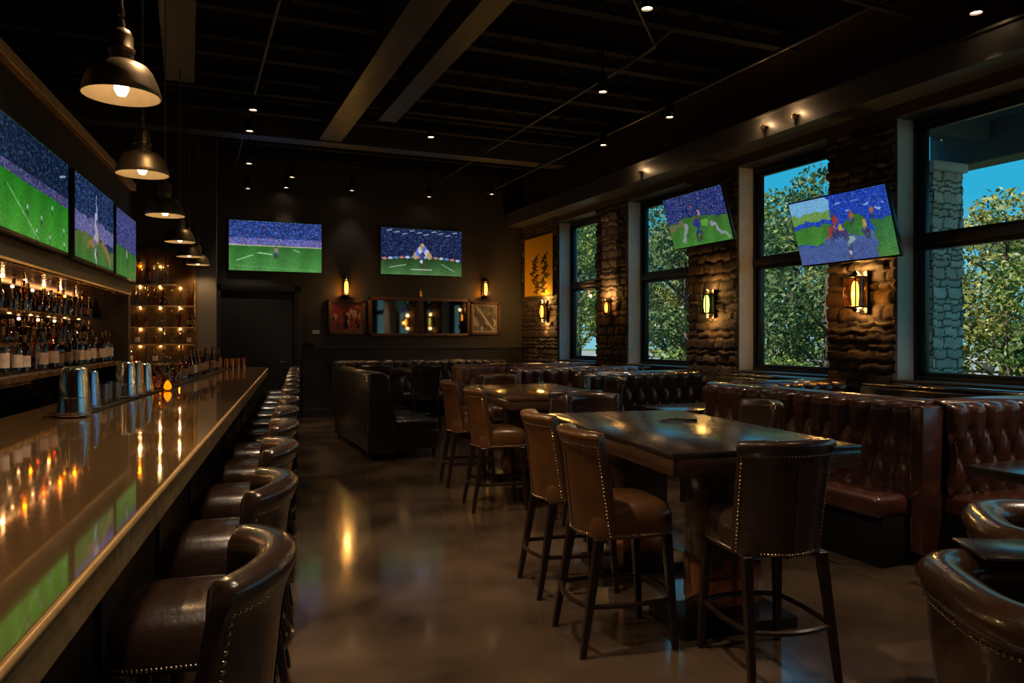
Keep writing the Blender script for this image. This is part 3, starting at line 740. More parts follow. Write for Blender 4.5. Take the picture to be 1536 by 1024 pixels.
# ================================================================== THE BAR
BANG = R(-7.1)
BO = survey(-.4265, 0)
def BP(x, y): return frame_pt(BO, BANG, x, y)      # x: out from the bar's front edge (+ towards the room), y along the bar
bar = thing('bar_counter', 'long burnished brass bar counter with a rounded far corner', 'bar counter', (*BO, 0), BANG)
BW, BL0, BL1, BT = 1.27, .25, 12.95, 1.07
def bar_outline(inset=0):
    pts = [(-BW + inset, BL0 + inset), (-inset, BL0 + inset)]
    r = .45
    for k_ in range(9):
        a = k_ / 8 * PI / 2
        pts.append((-inset - r + r * math.cos(a), BL1 - .5 - inset - r + r * math.sin(a)))
    pts.append((-BW + inset, BL1 - .5 - inset))
    return pts
def prism(outline, z0, z1):
    n = len(outline)
    vs = [(x, y, z0) for x, y in outline] + [(x, y, z1) for x, y in outline]
    fs = [tuple(range(n))[::-1], tuple(range(n, 2 * n))] + [(i, (i + 1) % n, n + (i + 1) % n, n + i) for i in range(n)]
    return MB().add(vs, fs)
prism(bar_outline(.012), BT - .02, BT).build('bar_top', M['bar_top'], bar, 30)
prism(bar_outline(0), BT - .095, BT - .004).build('edge_band', M['bar_edge'], bar, 30)
MB().tube([(x, y, BT - .008) for x, y in bar_outline(.002)[1:10]], .009, 8).build('edge_highlight', M['gold'], bar, 60)  # gold tube stands for the highlight along the top edge
MB().box((-.95, BL0 + .1, 0), (-.36, BL1 - .75, BT - .09), .01).build('bar_body', M['plinth'], bar)
for q in range(9):
    y = .6 + q * 1.35
    MB().box((-.362, y, .18), (-.345, y + 1.2, .9), .008).build('front_panel', M['shelf'], bar)
fr = MB().tube([(-.22, BL0 + .1, .2), (-.22, BL1 - .8, .2)], .022, 10)
for q in range(9): fr.tube([(-.22, .8 + 1.3 * q, .2), (-.36, .8 + 1.3 * q, .2)], .012, 6)
fr.build('foot_rail', M['brass'], bar)
mat_ = thing('bar_mat', 'narrow black rubber mat along the back edge of the bar top', 'mat', (*BO, 0), BANG)
prism([(-1.03, 4.95), (-.83, 4.95), (-.51, 12.25), (-.71, 12.25)], BT, BT + .008).build('mat_strip', M['rubber'], mat_)

# things standing along the back edge of the bar
def make_shaker(m):
    t = thing('cocktail_shaker', '', 'cocktail shaker')
    MB().lathe([(0, .0), (.0, .0), (.084, .0), (.088, .006), (.086, .03), (.066, .24), (.062, .265), (.050, .275), (0, .278)], seg=28).build('tin_body', m, t, 40)
    MB().lathe([(.0885, .003), (.0905, .008), (.0885, .013)], seg=28).build('rim', M['steel_shiny'], t, 60)
    MB().lathe([(.079, .1), (.0805, .104), (.079, .108)], seg=28).build('band', M['steel_shiny'], t, 60)
    return t
sh_steel, sh_blue, sh_cop = make_shaker(M['steel_shiny']), make_shaker(M['steel_blue']), make_shaker(M['copper'])
SHK = [(sh_steel, 2.0, 4.98, 1.05, 'largest upturned steel shaker, first along the back of the bar'), (sh_blue, -1.01, 5.22, 1.03, 'blue-tinted upturned steel shaker right behind the largest shaker'),
       (sh_blue, -1.02, 5.48, .9, 'smaller blue-tinted shaker, third along the back of the bar'), (sh_steel, -1.02, 6.42, 1.0, 'steel shaker standing alone of the second cluster on the bar, nearest'),
       (sh_cop, -1.03, 6.68, 1.0, 'copper shaker behind the second cluster of steel tins'), (sh_steel, -1.02, 7.0, .9, 'small steel shaker between the copper shaker and the golden decanter')]
def bx(y): return -.93 + (y - 5) * .0425
seen = set()
for (src, x, y, s, lab) in SHK:
    p = BP(bx(y) + .02 * (x + 1.02), y)
    if src.name in seen: o = again(src, lab, (p[0], p[1], BT + .008), BANG, 'shakers on the bar')
    else: seen.add(src.name); o = src; o.location = (p[0], p[1], BT + .008); o['label'] = lab; o['group'] = 'shakers on the bar'
    o.scale = (s, s, s)
p = BP(bx(5.8), 5.8); place_tumbler('violet-lit tumbler between the two shaker clusters on the bar', (p[0], p[1], BT + .008), 'tumblers on the bar', 1.3)
p = BP(bx(6.1), 6.1); place_tumbler('clear tumbler just before the second shaker cluster on the bar', (p[0], p[1], BT + .008), 'tumblers on the bar', 1.3)
for q, (y, i, s) in enumerate(((7.35, 5, (1.5, .9)), (7.65, 5, (1.6, .8)), (7.95, 7, (1.1, .9)), (8.25, 9, (1.1, .85)), (8.55, 8, (1.0, .85)), (8.85, 3, (1.1, .95)), (9.2, 2, (1.2, 1)), (9.45, 4, (1.1, 1.05)),
                               (9.7, 2, (1.2, 1)), (10.0, 3, (1.2, 1.1)), (10.3, 2, (1.2, 1.1)), (10.6, 9, (1.2, 1.0)), (10.9, 2, (1.2, 1.1)), (11.2, 3, (1.1, 1.0)), (11.5, 8, (1.0, 1.0)))):
    p = BP(bx(y), y)
    place_bottle(i, '%s bottle on the bar mat, %s after the shakers' % (PROTO[i][0], ORD[q]), (p[0], p[1], BT + .008), q * .7, s, 'bottles on the bar mat')
p = BP(bx(7.0) + .16, 7.2)
t = thing('glow_glass', 'yellow glass with added glow on the bar beside the golden decanters', 'candle', (p[0], p[1], BT), 0)
MB().lathe([(0, .003), (.045, 0), (.05, .05), (.045, .12), (.042, .12), (.045, .05), (.04, .01), (0, .01)], seg=18).build('glass_body', M['g_gold'], t, 40)
MB().lathe([(0, .012), (.02, .012), (.034, .03), (.028, .06), (.012, .085), (0, .095)], seg=14).build('candle', M['candle'], t, 40)  # added glowing core, reflected as a yellow streak on the bar top
cup = None
for q in range(5):
    p = BP(-.66 + .075 * q, 11.75 + .13 * q)
    lab = 'copper cup at the far end of the bar, %s in its row' % ORD[q]
    if cup is None:
        cup = thing('copper_cup', lab, 'cup', (p[0], p[1], BT), 0, 'copper cups on the bar')
        MB().lathe([(0, .003), (.026, 0), (.033, .15), (.035, .155), (.031, .155), (.024, .012), (0, .012)], seg=18).build('cup_body', M['copper'], cup, 40)
        MB().tube([(.031, 0, .12), (.052, 0, .11), (.055, 0, .07), (.029, 0, .045)], .004, 6).build('handle', M['copper'], cup)
    else: again(cup, lab, (p[0], p[1], BT), q * 1.1, 'copper cups on the bar')

# ================================================================== STOOLS
def make_stool(name, label, leather):
    """faces local +Y; origin on the floor under the seat centre"""
    t = thing(name, label, 'stool')
    TOP, BOT = 1.09, .565
    def outer(s, tt):           # s -1..1 across the back, tt 0..1 up
        w = .236 + .014 * tt
        x = w * math.sin(s * 1.05) / math.sin(1.05)
        y = -.235 - .055 * tt + (.15 - .035 * tt) * (1 - math.cos(s * 1.35)) / (1 - math.cos(1.35))
        z = BOT + (TOP - BOT) * tt - .012 * (s * s) * tt
        return Vector((x, y, z))
    def nrm(s, tt):
        e = 1e-3
        a = outer(s + e, tt) - outer(s - e, tt); b = Vector((0, -.05, 1))
        n = a.cross(b); n.normalize(); return n if n.y < 0 or abs(s) > .8 else -n
    P = []
    NS = 30
    prof = [(0, -.0), (0, .25), (0, .5), (0, .75), (.004, .86), (.013, .90), (.022, .945), (.018, .985), (.0, 1.005), (-.03, 1.01), (-.055, .99), (-.068, .95), (-.066, .9), (-.058, .84), (-.055, .6), (-.06, .3), (-.06, 0)]
    for i in range(NS + 1):
        s = -1 + 2 * i / NS
        n = Vector((nrm(s, .5).x, nrm(s, .5).y, 0)).normalized()
        if n.dot(Vector((math.sin(s * 1.3), -math.cos(s * 1.3), 0))) < 0: n = -n
        e = min(1, (1 - abs(s)) / .09); sh = math.sqrt(max(0, 1 - (1 - e) ** 2))
        row = []
        for (off, tt) in prof:
            o_ = -.03 + (off + .03) * (.12 + .88 * sh)
            row.append(outer(s, min(tt, 1.0)) + Vector((0, 0, max(0, tt - 1) * .5)) + n * o_)
        P.append(row)
    m = MB().grid(P, closed_v=True)
    npf = len(prof)
    m.f.append(tuple(range(npf))); m.f.append(tuple((NS) * npf + k_ for k_ in range(npf))[::-1])
    back = m.build('backrest', leather, t, 60)
    # seam line down the middle of the back panel
    MB().tube([outer(.0, q / 10) + Vector((0, -.001, 0)) for q in range(0, 9)], .0022, 5).build('seam', M['plinth'], back)
    nm = MB()
    def nail(s, tt):
        n = nrm(s, .5); n = Vector((n.x, n.y, 0)).normalized()
        if n.dot(Vector((math.sin(s * 1.3), -math.cos(s * 1.3), 0))) < 0: n = -n
        p = outer(s, tt) + n * (.001 if tt < .84 else .005)
        nm.dome(p, n, .0062)
    for q in range(33): nail(-.86 + 1.72 * q / 32, .875)
    for q in range(33): nail(-.86 + 1.72 * q / 32, .02)
    for sd in (-.86, .86):
        for q in range(1, 24): nail(sd, .02 + .855 * q / 24)
    tr = nm.build('nailhead_trim', M['nail'], back, 60); tr['label'] = 'brass nailhead trim'
    # seat
    P = []; n = 32
    def ring(z, k_, dz=0):
        row = []
        for i in range(n):
            a = 2 * PI * i / n; c_, s_ = math.cos(a), math.sin(a); e = 2 / 4.2
            row.append((k_ * .222 * abs(c_) ** e * (1 if c_ >= 0 else -1), .022 + k_ * .228 * abs(s_) ** e * (1 if s_ >= 0 else -1), z))
        return row
    sm = MB().grid([ring(.56, .985), ring(.575, 1.0), ring(.62, 1.005), ring(.655, 1.0), ring(.685, .965), ring(.708, .90), ring(.725, .80), ring(.738, .6), ring(.745, .1)], closed_v=True)
    sm.f.append(tuple(range(n))); sm.f.append(tuple(8 * n + k_ for k_ in range(n))[::-1])
    seat = sm.build('seat', leather, t, 60)
    nm = MB()
    path = []
    for q in range(401):
        a = R(-18 + 216 * q / 400); c_, s_ = math.cos(a), math.sin(a); e = 2 / 4.2
        path.append(Vector((.2235 * abs(c_) ** e * (1 if c_ >= 0 else -1), .022 + .2295 * abs(s_) ** e * (1 if s_ >= 0 else -1), .578)))
    run = 0; nxt = 0
    for p_, q_ in zip(path, path[1:]):
        L_ = (q_ - p_).length
        while nxt <= run + L_:
            c_ = p_.lerp(q_, (nxt - run) / max(L_, 1e-6)); nm.dome(c_, Vector((c_.x, c_.y - .022, 0)), .0062); nxt += .0135
        run += L_
    nm.build('nailhead_trim', M['nail'], seat, 60)['label'] = 'brass nailhead trim'
    # legs and footrest
    F = {}
    for sx in (-1, 1):
        for sy in (-1, 1):
            top = (sx * .19, .19 if sy > 0 else -.17, .565); foot = (sx * .215, .225 if sy > 0 else -.265, 0)
            MB().taper(top, foot, (.046, .046), (.03, .03)).build('leg', M['legs'], t, 30)
            q = .24 / .565
            F[(sx, sy)] = Vector((foot[0] + (top[0] - foot[0]) * q, foot[1] + (top[1] - foot[1]) * q, .24))
    a, b, c_, d = F[(-1, -1)], F[(1, -1)], F[(1, 1)], F[(-1, 1)]
    pts = []
    for p, q, bow in ((a, b, Vector((0, -.05, 0))), (b, c_, Vector((.02, 0, 0))), (c_, d, Vector((0, .05, 0))), (d, a, Vector((-.02, 0, 0)))):
        for k_ in range(8):
            u = k_ / 8; pts.append(p.lerp(q, u) + bow * math.sin(PI * u))
    MB().tube(pts, .0135, 6, closed=True).build('footrest', M['legs'], t, 40)
    return t
st0 = make_stool('bar_stool', 'dark leather bar stool at the bar, nearest to the viewer', M['leather'])
for q in range(13):
    y = 1.66 + .86 * q
    p = BP(.105 + .005 * q, y)
    rz = BANG + PI / 2 + R(rb.uniform(-2, 2))
    lab = 'dark leather bar stool at the brass bar, %s from the near end' % ORD[q]
    if q == 0:
        st0.location = (p[0], p[1], 0); st0.rotation_euler = (0, 0, rz); st0['label'] = lab; st0['group'] = 'stools along the bar'
    else: again(st0, lab, (p[0], p[1], 0), rz, 'stools along the bar')
st1 = make_stool('bar_stool', 'brown stool', M['leather_lit'])
first1 = True
def place_stool(lat, d, head, label, group, dark=False):
    """head: compass heading the sitter looks to, measured from the tripod axis clockwise"""
    global first1
    p = survey(lat, d); rz = -R(head + 23)
    if dark: return again(st0, label, (p[0], p[1], 0), rz, group)
    if first1:
        first1 = False; st1.location = (p[0], p[1], 0); st1.rotation_euler = (0, 0, rz); st1['label'] = label; st1['group'] = group; return st1
    return again(st1, label, (p[0], p[1], 0), rz, group)
GA, GB, GC = 'stools around the near high table', 'stools around the second high table', 'stools around the far high table'
place_stool(.54, 3.93, 75, 'brown leather stool on the aisle side of the near high table, the closer one', GA)
place_stool(.36, 4.75, 75, 'brown leather stool behind the closer one on the aisle side of the near high table', GA)
place_stool(1.20, 3.62, -13, 'dark leather stool at the near end of the near high table', GA, True)
place_stool(.70, 6.02, 164, 'dark leather stool at the far end of the near high table', GA, True)
place_stool(1.62, 5.45, -104, 'dark leather stool between the near high table and aisle bench', GA, True)
place_stool(-.14, 6.95, 75, 'brown leather stool on the aisle side of the second high table, the closer one', GB)
place_stool(-.46, 8.05, 75, 'brown leather stool on the aisle side of the second high table, the farther one', GB)
place_stool(.50, 6.74, -16, 'dark stool at the near end of the second high table', GB, True)
place_stool(-.12, 9.2, 164, 'brown stool at the far end of the second high table', GB)
place_stool(.98, 8.55, -104, 'dark stool on the window side of the second high table', GB, True)
place_stool(-1.45, 12.6, -16, 'dark stool with its back turned, behind the black settee', GC, True)
place_stool(-2.25, 12.5, -16, 'dark stool behind the black settee, close to the far high table', GC, True)

# ================================================================== TABLES
def make_high_table(label, lat, d, head, w, l, top_mat, group):
    p = survey(lat, d)
    t = thing('high_table', label, 'table', (p[0], p[1], 0), -R(head + 23), group)
    MB().box((-w / 2, -l / 2, .972), (w / 2, l / 2, 1.0), .004).build('tabletop', top_mat, t)
    MB().box((-w / 2 + .004, -l / 2 + .004, .89), (w / 2 - .004, l / 2 - .004, .974), .004).build('apron', M['brown_wood'], t)
    for s in (-1, 1):
        b = MB().box((-.16, s * l * .27 - .12, .06), (.16, s * l * .27 + .12, .89), .006).build('pedestal', M['brown_wood'], t)
        MB().box((-.165, s * l * .27 - .125, .12), (.165, s * l * .27 + .125, .36), .004).build('kick_plate', M['copper'], b)
        MB().box((-.34, s * l * .27 - .2, 0), (.34, s * l * .27 + .2, .06), .008).build('foot', M['black_metal'], t)
    return t
make_high_table('near high table with a glossy dark top reflecting the windows', 1.0, 4.65, -16, 1.07, 1.95, M['wood'], 'high tables')
make_high_table('second high table, brown top with a small glass on it', .22, 7.88, -16, 1.07, 1.95, M['brown_wood'], 'high tables')
make_high_table('far high table behind the black settee', -2.15, 13.3, -23, 1.0, .9, M['brown_wood'], 'high tables')
def make_booth_table(label, x0, x1, y0, y1, z=.76):
    t = thing('booth_table', label, 'table', ((x0 + x1) / 2, (y0 + y1) / 2, 0), 0, 'booth tables')
    w, l = (x1 - x0) / 2, (y1 - y0) / 2
    MB().box((-w, -l, z - .06), (w, l, z), .005).build('tabletop', M['wood'], t)
    MB().lathe([(0, .05), (.045, .05), (.04, z - .06), (0, z - .06)], seg=14).build('column', M['black_metal'], t)
    MB().lathe([(0, 0), (.30, 0), (.29, .03), (.06, .055), (0, .055)], seg=24).build('base', M['black_metal'], t)
make_booth_table('dark booth table in front of the nearest tufted booth', 4.40, 5.75, 2.35, 3.22)
make_booth_table('dark booth table before the second tufted booth row', 4.72, 5.7, 6.75, 7.5)
make_booth_table('dark booth table before the tan booth row', 4.35, 5.6, 8.75, 9.15)
# small items on the tables
p = survey(1.08, 4.95)
t = thing('cutlery_bundle', 'slim dark metal cutlery lying on the near high table', 'cutlery', (p[0], p[1], 1.0), R(72))
MB().tube([(0, -.13, .006), (.004, -.05, .008), (0, .05, .009), (.003, .12, .006)], .007, 6, r1=.004).build('knife', M['steel_shiny'], t)
MB().tube([(.02, -.12, .006), (.018, -.02, .009), (.03, .04, .010), (.026, .10, .006)], .006, 6).build('fork', M['copper'], t)
MB().tube([(.03, -.02, .012), (.012, 0, .022), (-.012, .004, .012)], .004, 6).build('band', M['black_metal'], t)
p = survey(.33, 8.6)
t = thing('candle_glass', 'small clear candle glass on the second high table', 'glass', (p[0], p[1], 1.0))
MB().lathe([(0, .004), (.035, 0), (.042, .09), (.039, .09), (.032, .012), (0, .014)], seg=16).build('glass_body', M['g_clear'], t, 40)
MB().lathe([(0, .014), (.03, .014), (.03, .04), (0, .042)], seg=12).build('wax', M['white'], t, 40)

# ================================================================== BOOTHS
def tuft(L_, h, sx=.19, sz=.18, amp=.058, res=.0155, top=.19):
    """diamond tufted cushion in local XZ, bulging to -Y; x 0..L, z 0..h"""
    n = max(2, round(L_ / sx)); sx = L_ / n
    nx, nz = max(8, int(L_ / res)), max(8, int(h / res))
    P = []
    for i in range(nx + 1):
        row = []; x = L_ * i / nx
        for j in range(nz + 1):
            z = h * j / nz
            w = (h - top - z)          # distance below the first button row
            X = x / sx
            if w <= 0:
                q = abs(math.sin(PI * X)); f = q ** .42; btn = math.hypot((X - round(X)) * sx, w)
                fade = 1
            else:
                Z = w / (sz * 2)
                a, b = X / 1 + Z * 2 * .5 * 2 * .5, X - Z * 2 * .5 * 2 * .5
                f = (abs(math.sin(PI * a)) * abs(math.sin(PI * b))) ** .27
                ra = round(a); rb_ = round(b)
                xb = (ra + rb_) / 2 * sx; zb = (ra - rb_) / 2 * sz * 2
                btn = math.hypot(x - xb, w - zb)
            f *= 1 - .55 * math.exp(-(btn / .035) ** 2)
            e = min(1, (h - z) / .07, z / .03 + .2, x / .02 + .2, (L_ - x) / .02 + .2); e = max(0, e)
            e = math.sqrt(1 - (1 - e) ** 2)
            row.append((x, -(.03 + amp * f) * e, z))
        P.append(row)
    return MB().grid(P)
def make_booth(name, label, cat, L_, leather, h=1.12, seat_d=.55, seat_h=.48, th=.16, ends=(1, 1), group=None, loc=(0, 0, 0), rz=0, legs=False, deep=False, plain=False):
    """local: runs along +X from 0 to L, back plane at y=0 (thickness behind), sitter looks to -Y"""
    t = thing(name, label, cat, loc, rz, group)
    z0 = .10
    MB().box((0, -.02, z0), (L_, th, h - .03), .015).build('back_panel', leather, t)
    tz = seat_h - .02
    b = tuft(L_ - .06, h - tz - .018) if not plain else MB().box((0, -.06, 0), (L_ - .06, 0, h - tz - .05), .02)
    o = b.build('tufted_back', leather, t, 60); o.location = (.03, -.015, tz)
    # rolled top rail
    P = []
    for x in (0, .012, L_ - .012, L_):
        sc = .75 if x in (0, L_) else 1
        P.append([(x, .07 + sc * (.075 + th * .2) * math.cos(2 * PI * q / 16) , h - .028 + sc * .028 * math.sin(2 * PI * q / 16)) for q in range(16)])
    r_ = MB().grid(P, closed_v=True); r_.f.append(tuple(range(16))); r_.f.append(tuple(48 + q for q in range(16))[::-1])
    r_.build('top_rail', leather, t, 60)
    MB().box((.03, -seat_d, seat_h - .15), (L_ - .03, .0, seat_h), .045, 4).build('seat', leather, t, 60)
    if legs:
        for x in (.07, L_ - .07):
            for y in (-seat_d + .06, th - .05): MB().taper((x, y, .12), (x, y, 0), (.05, .05), (.035, .035)).build('leg', M['legs'], t)
        MB().box((.0, -seat_d + .015, .11), (L_, th - .01, seat_h - .13), .015).build('base', leather, t)
    else:
        MB().box((.04, -seat_d + .06, 0), (L_ - .04, th - .02, seat_h - .14), .006).build('plinth', M['plinth'], t)
    for e, x in zip(ends, (0, L_)):
        if e:
            s = -1 if x == 0 else 1
            pn = MB()
            if legs:
                pf = [(th + .01, z0 - .02), (th - .02, h - .035), (-.02, h - .035), (-.07, h - .3), (-.15, seat_h + .02), (-.15, z0 - .02)]
                pn.add([(x + q * .05, y, z) for q in (-1, 1) for y, z in pf], [tuple(range(6)), tuple(range(6, 12))[::-1]] + [(i, (i + 1) % 6, 6 + (i + 1) % 6, 6 + i) for i in range(6)])
            else: pn.box((x - .05, -.10, z0 - .02), (x + .05, th + .01, h - .035), .02, 3)
            en = pn.build('end_panel', leather, t, 50)
            nm = MB()
            if not legs:
                for q in range(46): nm.dome((x - .035, -.101, z0 + .05 + q * .0205), (0, -1, 0), .005)
                nm.build('nailhead_trim', M['nail'], en, 60)
    return t
make_booth('booth_bench', 'oxblood tufted booth bench beside the nearest booth table', 'booth', 1.50, M['booth'], loc=(4.70, 3.63, 0), ends=(0, 0), group='tufted booths')
make_booth('booth_bench', 'oxblood tufted bench facing the aisle beside the near high table', 'booth', 2.36, M['booth'], loc=(4.62, 6.02, 0), rz=-PI / 2, seat_d=.42, ends=(0, 1), group='tufted booths')
make_booth('booth_bench', 'dark tufted booth row behind the aisle bench, next to the green lamp pillar', 'booth', 1.75, M['booth_black'], loc=(4.45, 8.22, 0), ends=(1, 0), group='tufted booths')
make_booth('booth_bench', 'oxblood booth bench closing the far side of the aisle bench', 'booth', 1.34, M['booth'], loc=(4.85, 5.84, 0), ends=(0, 0), group='tufted booths')
make_booth('booth_bench', 'brown tufted booth row in front of the tan booth row', 'booth', 2.0, M['booth'], loc=(4.2, 9.75, 0), ends=(1, 0), group='tufted booths')
make_booth('booth_bench', 'tan tufted booth row behind the second high table', 'booth', 2.35, M['booth_tan'], loc=(3.85, 11.25, 0), ends=(1, 0), group='tufted booths')
make_booth('booth_bench', 'dark tufted banquette along the far wall under the mirror', 'booth', 3.6, M['booth_black'], loc=(2.55, 14.68, 0), ends=(1, 0), group='tufted booths', h=1.10)
for a, b, lab in ((3.55, 1.1, 'low wall banquette under the nearest window'), (5.82, 3.85, 'low wall banquette under the pillar with the amber wall lamp'),
                  (8.15, 6.15, 'low wall banquette under the window beside the green lamp pillar'), (11.2, 9.95, 'low wall banquette under the second window from the far corner'), (14.6, 11.5, 'low wall banquette in the far corner below the amber pillar')):
    make_booth('wall_banquette', lab, 'banquette', a - b, M['booth_black'], loc=(6.42, a, 0), rz=-PI / 2, seat_d=.42, h=1.09, th=.12, ends=(0, 0), group='banquettes under the windows', plain=True)
make_booth('settee', 'black leather settee with a tufted high back standing alone by the aisle', 'settee', 2.3, M['booth_black'], loc=(2.25, 9.45, 0), rz=PI / 2, seat_d=.74, ends=(1, 1), legs=True, th=.2, h=1.10)

# ================================================================== TUB CHAIRS
def make_tub(label, leather):
    t = thing('tub_chair', label, 'armchair')
    A0, A1 = R(-35), R(215)         # opening looks to local -Y ... shell wraps the rest
    NS = 44
    def pt(a, r, z):
        e = 3.4; q = (abs(math.cos(a)) ** e + abs(math.sin(a)) ** e) ** (-1 / e)
        return (r * q * math.cos(a), r * q * math.sin(a), z)
    P = []
    for i in range(NS + 1):
        a = A0 + (A1 - A0) * i / NS
        P.append([pt(a, r, z) for r, z in ((.33, .12), (.36, .3), (.38, .5), (.393, .66), (.395, .70), (.32, .72), (.29, .66), (.285, .46), (.30, .12))])
    m = MB().grid(P, closed_v=True); m.f.append(tuple(range(9))); m.f.append(tuple(NS * 9 + q for q in range(9))[::-1])
    m.build('shell', leather, t, 60)
    P = []
    for i in range(NS + 1):
        a = A0 + (A1 - A0) * i / NS; e = min(1, i / 3, (NS - i) / 3); s = .35 + .65 * math.sqrt(max(0, 1 - (1 - e) ** 2))
        P.append([pt(a, .345 + s * .078 * math.cos(2 * PI * q / 14), .735 + s * .066 * math.sin(2 * PI * q / 14)) for q in range(14)])
    m = MB().grid(P, closed_v=True); m.f.append(tuple(range(14))); m.f.append(tuple(NS * 14 + q for q in range(14))[::-1])
    m.build('rolled_rim', leather, t, 60)
    nm = MB()
    for i in range(96):
        a = A0 + (A1 - A0) * (i + .5) / 96; nm.dome(pt(a, .397, .668), (math.cos(a), math.sin(a), 0), .006)
    nm.build('nailhead_trim', M['nail'], t, 60)['label'] = 'brass nailhead trim'
    P = [[pt(2 * PI * q / 40, r, z) for q in range(40)] for r, z in ((.28, .28), (.283, .40), (.27, .45), (.21, .472), (.02, .478))]
    m = MB().grid(P, closed_v=True); m.f.append(tuple(range(40))); m.f.append(tuple(160 + q for q in range(40))[::-1])
    m.build('seat', leather, t, 50)
    for sx in (-1, 1):
        for sy in (-1, 1): MB().taper((sx * .24, sy * .24, .14), (sx * .26, sy * .26, 0), (.05, .05), (.035, .035)).build('leg', M['legs'], t)
    return t
# local -Y is the open side
p = survey(1.76, 2.33); tb = make_tub('brown leather tub chair with rolled rim, nearest of the two', M['leather_tub']); tb.location = (p[0], p[1], 0); tb.rotation_euler = (0, 0, R(180 - 98 - 23)); tb['group'] = 'tub chairs'
p = survey(2.36, 3.12); again(tb, 'brown leather tub chair behind the nearest tub chair', (p[0], p[1], 0), R(180 - 110 - 23), 'tub chairs')
p = survey(1.80, 2.62)
t = thing('flat_slab', 'dark glossy flat slab lying on the arm of the nearest tub chair', 'menu', (p[0], p[1], .806), -R(98 + 23) + PI / 2)
MB().box((-.21, -.13, 0), (.21, .13, .010), .003).build('slab_body', M['wood'], t)  # plain thin slab for a flat shape of unknown kind

# ================================================================== PENDANTS
def make_pendant():
    t = thing('pendant_lamp', '', 'pendant lamp')
    rim = .165
    out = [(rim, 0), (rim * 1.012, .007), (.160, .03), (.148, .07), (.131, .108), (.108, .137), (.074, .152), (.052, .160), (.050, .196), (.056, .201), (.056, .212), (.049, .218), (.049, .268), (.038, .294), (.017, .306), (.012, .345), (0, .352)]
    MB().lathe(out, seg=32).build('lamp_shade', M['pendant_out'], t, 50)
    inn = [(rim - .004, .001), (.155, .03), (.143, .07), (.126, .105), (.103, .132), (.07, .146), (0, .148)]
    me = MB().lathe(inn, seg=32).build('shade_lining', M['pendant_in'], t, 50)
    # keep only the open bell of the shade: no cap across the mouth
    for o in (t.children[0], me):
        bm = bmesh.new(); bm.from_mesh(o.data)
        for f in [f for f in bm.faces if len(f.verts) > 20]: bm.faces.remove(f)
        bm.to_mesh(o.data); bm.free()
    MB().lathe([(0, -.0), (.018, .004), (.031, .03), (.030, .055), (.018, .085), (.014, .10), (.014, .15), (0, .15)], seg=18).build('bulb', M['bulb'], t, 60)
    MB().tube([(0, 0, .345), (0, 0, 2.5)], .006, 6).build('cable', M['cable'], t)
    MB().lathe([(.0, .36), (.013, .36), (.013, .40), (0, .40)], seg=12).build('cable_grip', M['brass'], t, 40)
    return t
pen = None
for q, (lat, d) in enumerate(((-1.755, 3.41), (-2.465, 5.06), (-3.10, 6.78), (-3.79, 8.66), (-4.36, 10.25), (-5.05, 12.2))):
    if q == 5: lat, d = -4.72, 11.4
    p = survey(lat, d); lab = 'bronze dome pendant lamp over the bar, %s from the near end' % ORD[q]
    if pen is None: pen = make_pendant(); pen.location = (p[0], p[1], 2.63); pen['label'] = lab; pen['group'] = 'pendants over the bar'
    else: again(pen, lab, (p[0], p[1], 2.63), 0, 'pendants over the bar')
    spot('pendant_glow', (p[0], p[1], 2.615), (p[0], p[1], 0), 34, (1, .6, .26), 150, .5, .03)

# ================================================================== WALL LAMPS, PICTURES
def make_sconce(glass, h=.46, w=.15):
    """mounted on a wall at local y=0, lamp towards -Y"""
    dpt = max(.11, w / 2 + .03)
    t = thing('wall_lamp', '', 'wall lamp')
    MB().box((-.05, -.03, -h / 2), (.05, 0, h / 2), .006).build('back_plate', M['black_metal'], t)
    MB().lathe([(w / 2 - .012, -h * .34), (w / 2 - .012, h * .34)], c=(0, -dpt, 0), seg=18).build('glass_shade', glass, t, 60)
    g = t.children[-1]
    bm = bmesh.new(); bm.from_mesh(g.data)
    for f in [f for f in bm.faces if len(f.verts) > 8]: bm.faces.remove(f)
    bm.to_mesh(g.data); bm.free()
    f = MB()
    for z in (-h * .34, h * .34): f.tube([(w / 2 * math.cos(a * PI / 8), -dpt + w / 2 * math.sin(a * PI / 8), z) for a in range(16)], .008, 6, closed=True)
    for a in range(4):
        x, y = w / 2 * math.cos(PI / 4 + a * PI / 2), -dpt + w / 2 * math.sin(PI / 4 + a * PI / 2); f.tube([(x, y, -h * .34), (x, y, h * .34)], .007, 6)
    f.lathe([(0, h * .5), (.02, h * .47), (.05, h * .40), (w / 2, h * .34), (0, h * .345)], c=(0, -dpt, 0), seg=16)
    f.lathe([(0, -h * .46), (.015, -h * .45), (.035, -h * .39), (w / 2, -h * .34), (0, -h * .345)], c=(0, -dpt, 0), seg=16)
    f.tube([(0, 0, -h * .42), (0, -.06, -h * .46), (0, -dpt, -h * .42)], .009, 6)
    f.build('cage', M['black_metal'], t)
    MB().lathe([(0, -.125), (.03, -dpt), (.038, -.03), (.034, .07), (.02, .11), (0, .12)], c=(0, -dpt, 0), seg=14).build('bulb', M['tube'], t, 60)
    return t
sa = make_sconce(M['amber_glass'])
def lamp_glow(x, y, z, pw, col=(1, .5, .13)): point('wall_lamp_glow', (x, y, z), pw * 1.7, col, .03)
sa.location = (2.81, FAR, 2.52); sa['label'] = 'amber wall lamp on the far wall over the red picture'; sa['group'] = 'amber wall lamps'
lamp_glow(2.81, FAR - .11, 2.70, 5); lamp_glow(2.81, FAR - .20, 2.42, 6)
again(sa, 'amber wall lamp on the far wall over the black and white picture', (5.72, FAR, 2.56), 0, 'amber wall lamps')
lamp_glow(5.72, FAR - .11, 2.74, 5); lamp_glow(5.72, FAR - .20, 2.46, 6)
